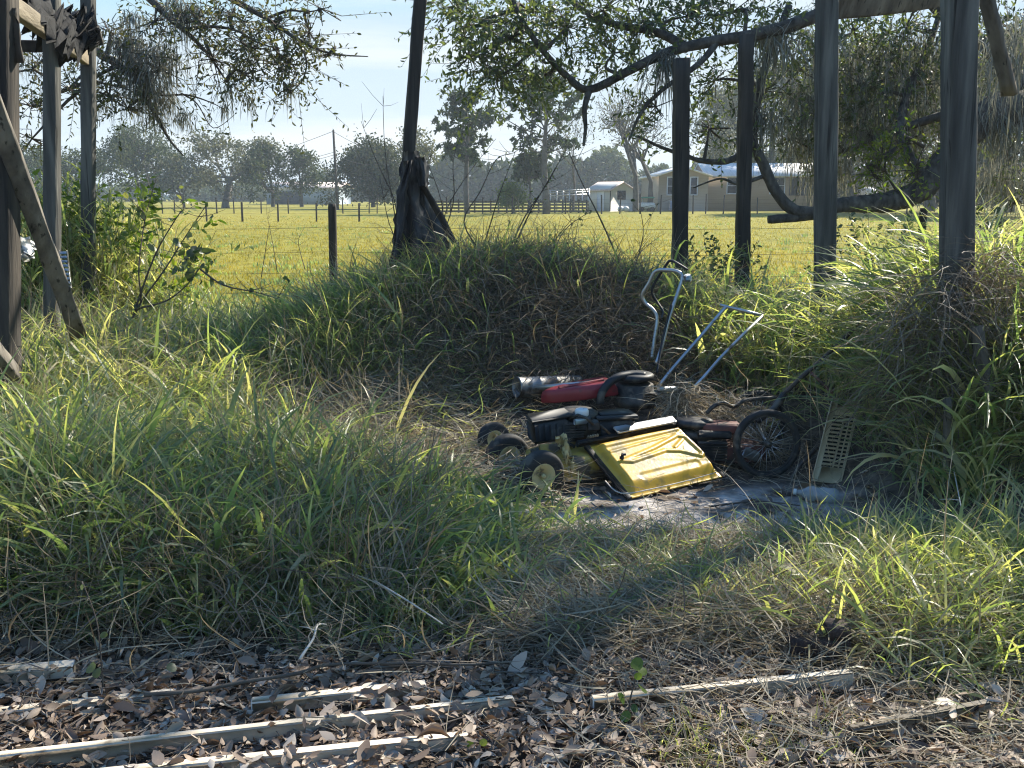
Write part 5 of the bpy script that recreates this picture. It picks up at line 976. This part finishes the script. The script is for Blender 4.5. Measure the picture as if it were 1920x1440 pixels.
MB().tube(smooth_path([at(1125, 757, 6.0), at(1128, 738, 6.0), at(1142, 718, 6.02), at(1160, 707, 6.05), at(1185, 703, 6.1), at(1210, 705, 6.1)], 4), .026, 10, jitter=.03).build('hose', M_BLACK, mB, True)
MB(TB).box((.2, -.04, .12), (.12, .05, .02), Matrix.Rotation(.2, 3, 'Z'), .004).build('bracket', M_STEEL, mB)
for (px, py, Y) in ((1030, 770, 6.0), (1240, 770, 6.05)):
    q = at(px, py, Y); wheel(mB, (q.x, q.y, .1), (.1, 1, 0), .1, .045, M_CREAM)
hY = 6.45
MB().tube(smooth_path([at(1230, 682, hY), at(1241, 650, hY+.05), at(1254, 598, hY+.1), at(1272, 545, hY+.16), at(1279, 520, hY+.18), at(1270, 509, hY+.2), at(1245, 506, hY+.24), at(1228, 510, hY+.28), at(1216, 532, hY+.3), at(1204, 553, hY+.32), at(1210, 568, hY+.32), at(1226, 583, hY+.3), at(1232, 600, hY+.28), at(1226, 640, hY+.24), at(1222, 672, hY+.2)], 5), .013, 10).build('handle', M_STEEL, mB, True)
MB().tube(smooth_path([at(1289, 506, hY+.2), at(1270, 494, hY+.2), at(1256, 489, hY+.24), at(1245, 503, hY+.3), at(1229, 528, hY+.34), at(1222, 548, hY+.36), at(1232, 566, hY+.36), at(1243, 584, hY+.3), at(1240, 597, hY+.26)], 5), .009, 8).build('control_bail', M_BLACK, mB, True)
MB().tube(smooth_path([at(1259, 570, hY+.1), at(1249, 610, hY+.08), at(1240, 650, hY+.02), at(1232, 700, hY-.1)], 4), .008, 7).build('cable', M_BLACK, mB, True)
MB().box(at(1289, 521, hY+.16), (.055, .05, .05), bev=.012).build('throttle_box', M_STEEL, mB); 
# second steel handle
h2 = thing('mower_handle', 'bare galvanised U shaped handle sticking out of the cut straw', 'handle', at(1290, 720, 6.1))
hm = MB(); hm.tube(smooth_path([at(1235, 724, 6.15), at(1262, 690, 6.2), at(1310, 635, 6.3), at(1357, 580, 6.4)], 3)+[at(1362, 575, 6.4)], .0115, 10); hm.tube([at(1350, 572, 6.42), at(1362, 575, 6.4), at(1400, 584, 6.36), at(1430, 592, 6.33)], .0105, 10); hm.tube([at(1430, 592, 6.33), at(1395, 626, 6.22), at(1350, 672, 6.1), at(1318, 709, 6.02), at(1300, 728, 5.98)], .0115, 10); hm.build('tube', M_STEEL, h2, True)
# high-wheel mower with spoked wheel
C_ = Vector((at(1330, 850, 5.72).x, 5.72, 0)); mC = thing('high_wheel_mower', 'rusty high wheel mower with a big spoked wheel and black handle', 'lawn mower', C_, 'junked lawn mowers')
TC = Matrix.Translation((at(1310, 830, 5.7).x, 5.7, .03))@Rz(math.radians(-6))
e = MB(TC); e.lathe([(.001, .02), (.13, .02), (.135, .08), (.1, .09), (.1, .15), (.12, .155), (.12, .19), (.08, .2), (.001, .2)], (0, .02, 0), (0, 0, 1), 22)
for k in range(7): e.box((.07, -.08, .05+.016*k), (.17, .12, .006), bev=.001)
e.box((.08, -.06, .19), (.2, .1, .05), bev=.012); e.tube([(-.1, -.1, .2), (-.05, -.15, .16), (0, -.15, .1), (.06, -.15, .06)], .009, 7); eo = e.build('engine', M_ENGINE, mC)
e = MB(TC); e.lathe([(.05, .215), (.1, .215), (.115, .225), (.115, .25), (.09, .262), (.001, .265)], (-.03, .02, 0), (0, 0, 1), 24); e.lathe([(.05, .19), (.06, .22)], (-.03, .02, 0), (0, 0, 1), 12); e.build('starter_cover', M_BLACK, eo, True)
MB(TC).loft([rring(.22, .14, .19, .5, 24, .12, -.02), rring(.24, .16, .205, .5, 24, .12, -.02), rring(.24, .16, .235, .5, 24, .12, -.02), rring(.2, .13, .25, .5, 24, .12, -.02)]).build('fuel_tank', M_RUSTRED, eo, True)
deck(mC, Matrix.Translation((C_.x+.08, 5.78, 0))@Rz(.1), .5, .34, M_RUSTRED, .05, .09)
def spoked(c, axis, R_):
    c = Vector(c); a = Vector(axis).normalized(); x = a.orthogonal().normalized(); y = a.cross(x)
    t_ = MB().lathe([(R_+.004*0+.019*math.cos(q)-.019, .021*math.sin(q)) for q in [TAU*k/10 for k in range(10)]], c, a, 40, closed=True).build('wheel', M_RUBBER, mC, True)
    MB().lathe([(R_-.036, -.014), (R_-.042, -.01), (R_-.042, .01), (R_-.036, .014), (R_-.034, 0)], c, a, 40, closed=True).build('rim', M_ENGINE, t_, True)
    s_ = MB()
    for k in range(24):
        q = TAU*k/24; q2 = q+(.5 if k % 2 else -.5); sg = 1 if k % 4 < 2 else -1
        s_.tube([c+(x*math.cos(q2)+y*math.sin(q2))*.018+a*.024*sg, c+(x*math.cos(q)+y*math.sin(q))*(R_-.04)], .0018, 4)
    s_.build('spokes', M_STEEL, t_)
    MB().lathe([(.006, -.05), (.012, -.045), (.012, -.03), (.022, -.028), (.022, -.02), (.014, -.016), (.014, .016), (.022, .02), (.022, .028), (.012, .03), (.012, .045), (.006, .05)], c, a, 14).build('hub', M_ENGINE, t_, True)
wc = at(1437, 846, 5.46); spoked((wc.x, wc.y, .2), (.1, -1, .1), .2)
wc2 = Vector((wc.x+.08, 6.02, .2)); spoked(wc2, (.1, -1, .06), .2); MB().tube([(wc.x, wc.y, .2), tuple(wc2)], .009, 8).build('axle', M_STEEL, mC)
MB().tube(smooth_path([at(1620, 598, 6.0), at(1560, 657, 5.92), at(1500, 710, 5.82), at(1448, 760, 5.72)], 3), .0135, 8, jitter=.12).build('handle', M_RUST, mC)
MB().tube(smooth_path([at(1470, 738, 5.75), at(1452, 765, 5.7), at(1435, 778, 5.7), at(1420, 790, 5.72)], 3), .02, 8).build('handle_bracket', M_BLACK, mC)
MB().tube(smooth_path([at(1325, 775, 5.72), at(1338, 762, 5.72), at(1356, 755, 5.74), at(1375, 762, 5.76), at(1400, 750, 5.8), at(1460, 745, 5.84)], 4), .0125, 8).build('frame', M_ENGINE, mC)
MB().tube([at(1535, 838, 5.5), at(1500, 872, 5.42), at(1478, 905, 5.35)], .012, 8).build('lower_bar', M_RUST, mC)
MB().box(at(1408, 852, 5.56), (.09, .03, .06), Matrix.Rotation(.4, 3, 'Y'), .015).build('gear_cover', M_STEEL, mC)
MB().tube([at(1514, 692, 5.95), at(1562, 738, 5.75)], .009, 6).build('stay_rod', M_RUSTRED, mC)
# metal can on its side
a_, b_ = at(968, 726, 6.35), at(1085, 722, 6.55); d_ = (b_-a_); ln = d_.length
can = thing('metal_can', 'dull silver metal can lying on its side left of the red mower', 'can', (a_.x, a_.y, a_.z-.07))
MB().lathe([(.001, .26), (.06, .26), (.064, .004), (.07, 0), (.07, .012), (.067, .016), (.067, .15), (.07, .155), (.067, .16), (.067, ln*.6), (.07, ln*.605), (.067, ln*.61), (.067, ln), (.001, ln)], a_, d_, 26).build('body', mat('tarnished_tin', [(.16, .16, .16), (.34, .34, .33)], 9, rough=.5, metal=.6, spots=((.1, .08, .065), 9, .52)), can, True)
# tan louvred panel
lp = thing('louvred_panel', 'tan plastic louvred panel standing on end in the grass', 'panel', (at(1555, 905, 5.25).x, 5.25, .0))
A_, B_, D_ = at(1521, 902, 5.2), at(1577, 908, 5.2), at(1560, 746, 5.5)
pu = (B_-A_); PW = pu.length; pu.normalize(); pv = (D_-A_); PH = pv.length; pv.normalize(); pn = pu.cross(pv).normalized(); RP = Matrix((pu, pv, pn)).transposed()
lo = lambda u, v, h=0: A_+pu*u*PW+pv*v*PH+pn*h
mb = MB()
def strip(u0, u1, v0, v1, dh=0, th=.012): mb.box(lo((u0+u1)/2, (v0+v1)/2, dh), ((u1-u0)*PW, (v1-v0)*PH, th), RP, .003)
strip(0, .2, 0, 1); strip(.92, 1.0, .0, .98); strip(.2, .92, 0, .18, .0); strip(.2, .92, .8, 1.0)
strip(.56, .62, .18, .8); strip(.76, .8, .18, .8); mb.build('face', M_TAN, lp)
mb = MB()
for k in range(13): v = .2+.047*k; strip(.2, .56, v, v+.02, .004, .014); strip(.62, .76, v, v+.016, -.002); strip(.8, .92, v, v+.016, -.002)
mb.build('louvres', M_TAN, lp)
mb = MB(); mb.box(lo(.5, .5, -.03), (PW*.9, PH*.92, .02), RP); mb.build('backing', M_BLACK, lp)
mb = MB(); mb.box(lo(.36, .93, .008), (PW*.24, PH*.035, .008), RP, .002); mb.build('slot', M_BLACK, lp)
# crushed bottle, dark block, bar under the overhang
a_ = at(1494, 915, 5.02); a_.z = .05; b_ = at(1572, 930, 4.95); b_.z = .045
t = thing('plastic_bottle', 'crushed milky plastic bottle on the sand by the spoked wheel', 'bottle', (a_.x, a_.y, 0))
ln = (b_-a_).length; MB().lathe([(.014, 0), (.014, .02), (.02, .03), (.042, .06), (.047, .08), (.038, .11), (.046, .13), (.044, .16), (.047, ln*.9), (.035, ln), (.001, ln)], a_, b_-a_, 18, sy=.75).build('body', M_BOTTLE, t, True)
MB().lathe([(.001, -.016), (.016, -.016), (.016, 0), (.014, 0)], a_, b_-a_, 14).build('cap', M_WHITEP, t)
p0 = atz(1532, 1212, .05); t = thing('broken_block', 'dark brown broken block half sunk in the lower right grass', 'block', (p0.x, p0.y, 0))
RB_ = Matrix.Rotation(.12, 3, 'Z'); mb = MB(); mb.loft([[tuple(p0+Vector((x*k, y*k, z))) for x, y in ((-.105, -.05), (.03, -.055), (.1, -.05), (.105, .05), (.0, .055), (-.1, .05))] for z, k in ((-.02, .97), (0, 1), (.03, 1.01), (.042, .96))])
mb.loft([[tuple(p0+Vector((.062+x*k, y*k, z))) for x, y in ((-.035, -.048), (.04, -.045), (.042, .045), (-.03, .047))] for z, k in ((.04, .98), (.07, 1), (.085, .94))]); mb.build('block', mat('charred_brown', [(.025, .017, .017), (.06, .04, .038)], 14, rough=.85, bump=.6), t)
yb = next(y for y in np.linspace(6.2, 7.4, 60) if at(985, 664, y).z < Hs(at(985, 664, y).x, y)+.06)
t = thing('rail_bar', 'grey flat bar lying in the dark hollow of the bank', 'bar', at(985, 664, yb)); MB().bar(at(935, 666, yb), at(1035, 662, yb), .03, .045).build('bar', mat('grey_paint_bar', [(.14, .14, .14), (.2, .2, .2)], 8), t)
# ------------------------------------------------------------------ pale boards in the leaf litter
def gboard(label, p, q, w=.1, h=.034, z=.0, name='pale_board'):
    a, b = atz(*p, z+h), atz(*q, z+h); d = (b-a).normalized(); s_ = Vector((-d.y, d.x, 0)); t = thing(name, label, 'board', (a.x, a.y, z), 'pale boards lying in the leaves')
    mb = MB(); mb.bar(a+s_*w/2-Vector((0, 0, h/2)), b+s_*w/2-Vector((0, 0, h/2)), w, h, bev=.004); mb.build('board', M_GREYWOOD if 'shade' in label else M_BOARD, t)  # darker wood on one board puts its shade into the colour
gboard('longest pale board running across the lower left leaves', (-60, 1424), (965, 1310), .03, .046)
gboard('pale board nearest the bottom edge beside bare paving', (180, 1452), (880, 1380), .035, .042)
gboard('short pale board end at the left edge', (-60, 1268), (135, 1250), .06, .04)
gboard('partly covered pale board left of the middle', (470, 1318), (800, 1284), .04, .044)
gboard('thin pale board under the seedling', (1112, 1312), (1602, 1262), .035, .066)
gboard('pale board at the lower right with dark shade below', (1600, 1368), (1860, 1318), .03, .022, .05)
gboard('short piece of pale board above the seedling', (1060, 1262), (1150, 1254), .05, .02)
gboard('narrow pale board half buried at the far left', (-40, 1340), (330, 1300), .04, .016)
mb = MB(); mb.box((-.68, 2.47, -.006), (.75, .16, .03), Matrix.Rotation(.3, 3, 'Z')); tag(mb.build('paving_slab', M_BOARD), 'flat pale slab showing between the two nearest boards', 'slab')
g = MB(); k = 700   # leaves blown onto the boards
for (p_, q_) in (((-60, 1424), (965, 1310)), ((180, 1452), (880, 1380)), ((470, 1318), (800, 1284)), ((1112, 1312), (1602, 1262)), ((1600, 1368), (1860, 1318)), ((-60, 1268), (135, 1250))):
    for _ in range(0 if p_[0] == 1112 else 9 if q_[0]-p_[0] > 400 else 4):
        c_ = atz(p_[0], p_[1], .05).lerp(atz(q_[0], q_[1], .05), random.random()); kk = random.randint(3, 14)
        litter(np.column_stack([c_.x+rng.normal(size=kk)*.09, c_.y+.01+rng.normal(size=kk)*.03]), rng.uniform(.035, .075, kk), .9)
litter(np.column_stack([rng.uniform(-1.5, .8, k), rng.uniform(2.5, 3.25, k)]), rng.uniform(.02, .055, k), .95); tag(g.build('blown_leaves', M_LITTER), 'dead leaves blown over the pale boards', 'leaf litter', kind='stuff')
# sticks
def stick(label, pts, r, z=.05, m_=M_TWIG, forks=3):
    P = smooth_path([atz(px, py, z+random.uniform(-.01, .015)) for px, py in pts], 4); mb = MB().tube(P, interp_r(r, r*.5, len(P)), 6, jitter=.1)
    for _ in range(forks):
        p = random.choice(P[2:]); d = Vector((random.gauss(0, 1), random.gauss(0, .6), random.uniform(0, .5))).normalized()*random.uniform(.05, .16); mb.tube([p, p+d*.5, p+d+Vector((0, 0, -.01))], [r*.45, r*.35, r*.2], 5)
    tag(mb.build('stick', m_), label, 'stick', 'fallen sticks')
M_PALETWIG = mat('bleached_twig', [(.4, .36, .3), (.55, .5, .43)], 9)
stick('long grey stick curving across the leaves below the grass', [(270, 1303), (370, 1295), (450, 1280), (560, 1262), (620, 1246), (760, 1244), (880, 1246), (1000, 1238)], .008)
stick('second stick lying along the far end of the long one', [(700, 1252), (800, 1248), (900, 1258), (1010, 1262)], .005, .04)
stick('small bleached forked twig in the left grass', [(562, 1236), (578, 1212), (588, 1196), (596, 1172), (612, 1171)], .005, .12, M_PALETWIG, 1)
stick('crooked grey stick lying before the yellow lid', [(1135, 902), (1165, 925), (1230, 915), (1300, 898), (1345, 885)], .004, .09, M_PALETWIG, 1)
stick('pale bent twig before the heap at the right', [(1742, 820), (1780, 842), (1790, 890), (1802, 950)], .005, .25, M_PALETWIG, 1)
stick('dark stick lying on the sand below the wheel', [(1330, 950), (1420, 940), (1500, 948)], .006, .02)
stick('slanting dry stalk in the middle of the clump', [(700, 1088), (770, 1130), (830, 1170)], .004, .2, M_PALETWIG, 0)
# seedlings
def roundleaf(mb, c, r, nrm, tint):
    n = Vector(nrm).normalized(); x = n.orthogonal().normalized(); x = (Matrix.Rotation(random.uniform(0, 6), 3, n)@x); y = n.cross(x); V = [tuple(c)]
    for k in range(10):
        a = TAU*k/10; q = r*(1+.18*math.cos(a)-.12*(k == 5)); V.append(tuple(c+x*math.cos(a)*q+y*math.sin(a)*q*.82+n*(.12*r*math.cos(2*a))))
    mb.add(V, [[0, 1+k, 1+(k+1) % 10] for k in range(10)], tint)
def seedling(label, stem, lv, z0, Y, r=.0035, m_=None):
    b = at(*stem[0], Y); t = thing('seedling', label, 'seedling', (b.x, Y, Hs(b.x, Y)), 'leafy seedlings in the litter')
    P = smooth_path([at(px, py, Y+.02*i) for i, (px, py) in enumerate(stem)], 4); MB().tube(P, interp_r(r, r*.5, len(P)), 6).build('stem', M_TWIG, t)
    f = MB(); pet = MB()
    for (px, py, s_) in lv:
        c = at(px, py, Y+random.uniform(-.04, .04)); q = min(P, key=lambda p: (p-c).length); pet.tube([q, c], [.0015, .001], 4); roundleaf(f, c, s_*Y/FPX, (random.gauss(0, .5), random.gauss(-.5, .4), random.uniform(.2, 1)), random.random())
    f.build('leaves', m_ or M_LITLEAF, t); pet.build('stalks', M_TWIG, t)
seedling('bright green seedling with round leaves near the bottom middle', [(1168, 1430), (1176, 1380), (1180, 1320), (1192, 1270), (1196, 1240)], [(1193, 1247, 15), (1206, 1258, 12), (1166, 1308, 15), (1206, 1292, 14), (1195, 1268, 9), (1172, 1345, 13), (1160, 1378, 18), (1184, 1372, 15), (1152, 1398, 14), (1178, 1400, 15), (1206, 1420, 12), (1155, 1420, 10), (1190, 1330, 10)], 0, 2.72)
seedling('dark green broad leaved weed at the lower left', [(196, 1375), (194, 1300), (188, 1220), (180, 1160), (154, 1090)], [(218, 1335, 19), (238, 1342, 17), (204, 1352, 16), (262, 1362, 15), (172, 1250, 13), (180, 1262, 12), (196, 1190, 8), (154, 1100, 6), (160, 1130, 6), (322, 1250, 13), (150, 1350, 12)], 0, 2.95, m_=M_LEAF)
seedling('small ground vine with yellow green leaves at the bottom right', [(835, 1440), (842, 1425), (850, 1400), (900, 1390)], [(832, 1425, 13), (850, 1432, 11), (880, 1395, 9), (905, 1392, 9)], 0, 2.58)

# ------------------------------------------------------------------ the hazy air
hz = MB().box((0, 165, 7.6), (640, 350, 17.2), bev=.01); hm_ = bpy.data.materials.new('haze_air'); hm_.use_nodes = True; nt = hm_.node_tree; nt.nodes.remove(nt.nodes['Principled BSDF'])
pvn = nt.nodes.new('ShaderNodeVolumePrincipled'); pvn.inputs['Color'].default_value = (.8, .9, 1, 1); pvn.inputs['Density'].default_value = .0007; pvn.inputs['Anisotropy'].default_value = .2
nt.links.new(pvn.outputs[0], nt.nodes['Material Output'].inputs['Volume'])
ho = tag(hz.build('haze', hm_), 'thin pale haze in the air over the pasture', 'haze', kind='stuff')
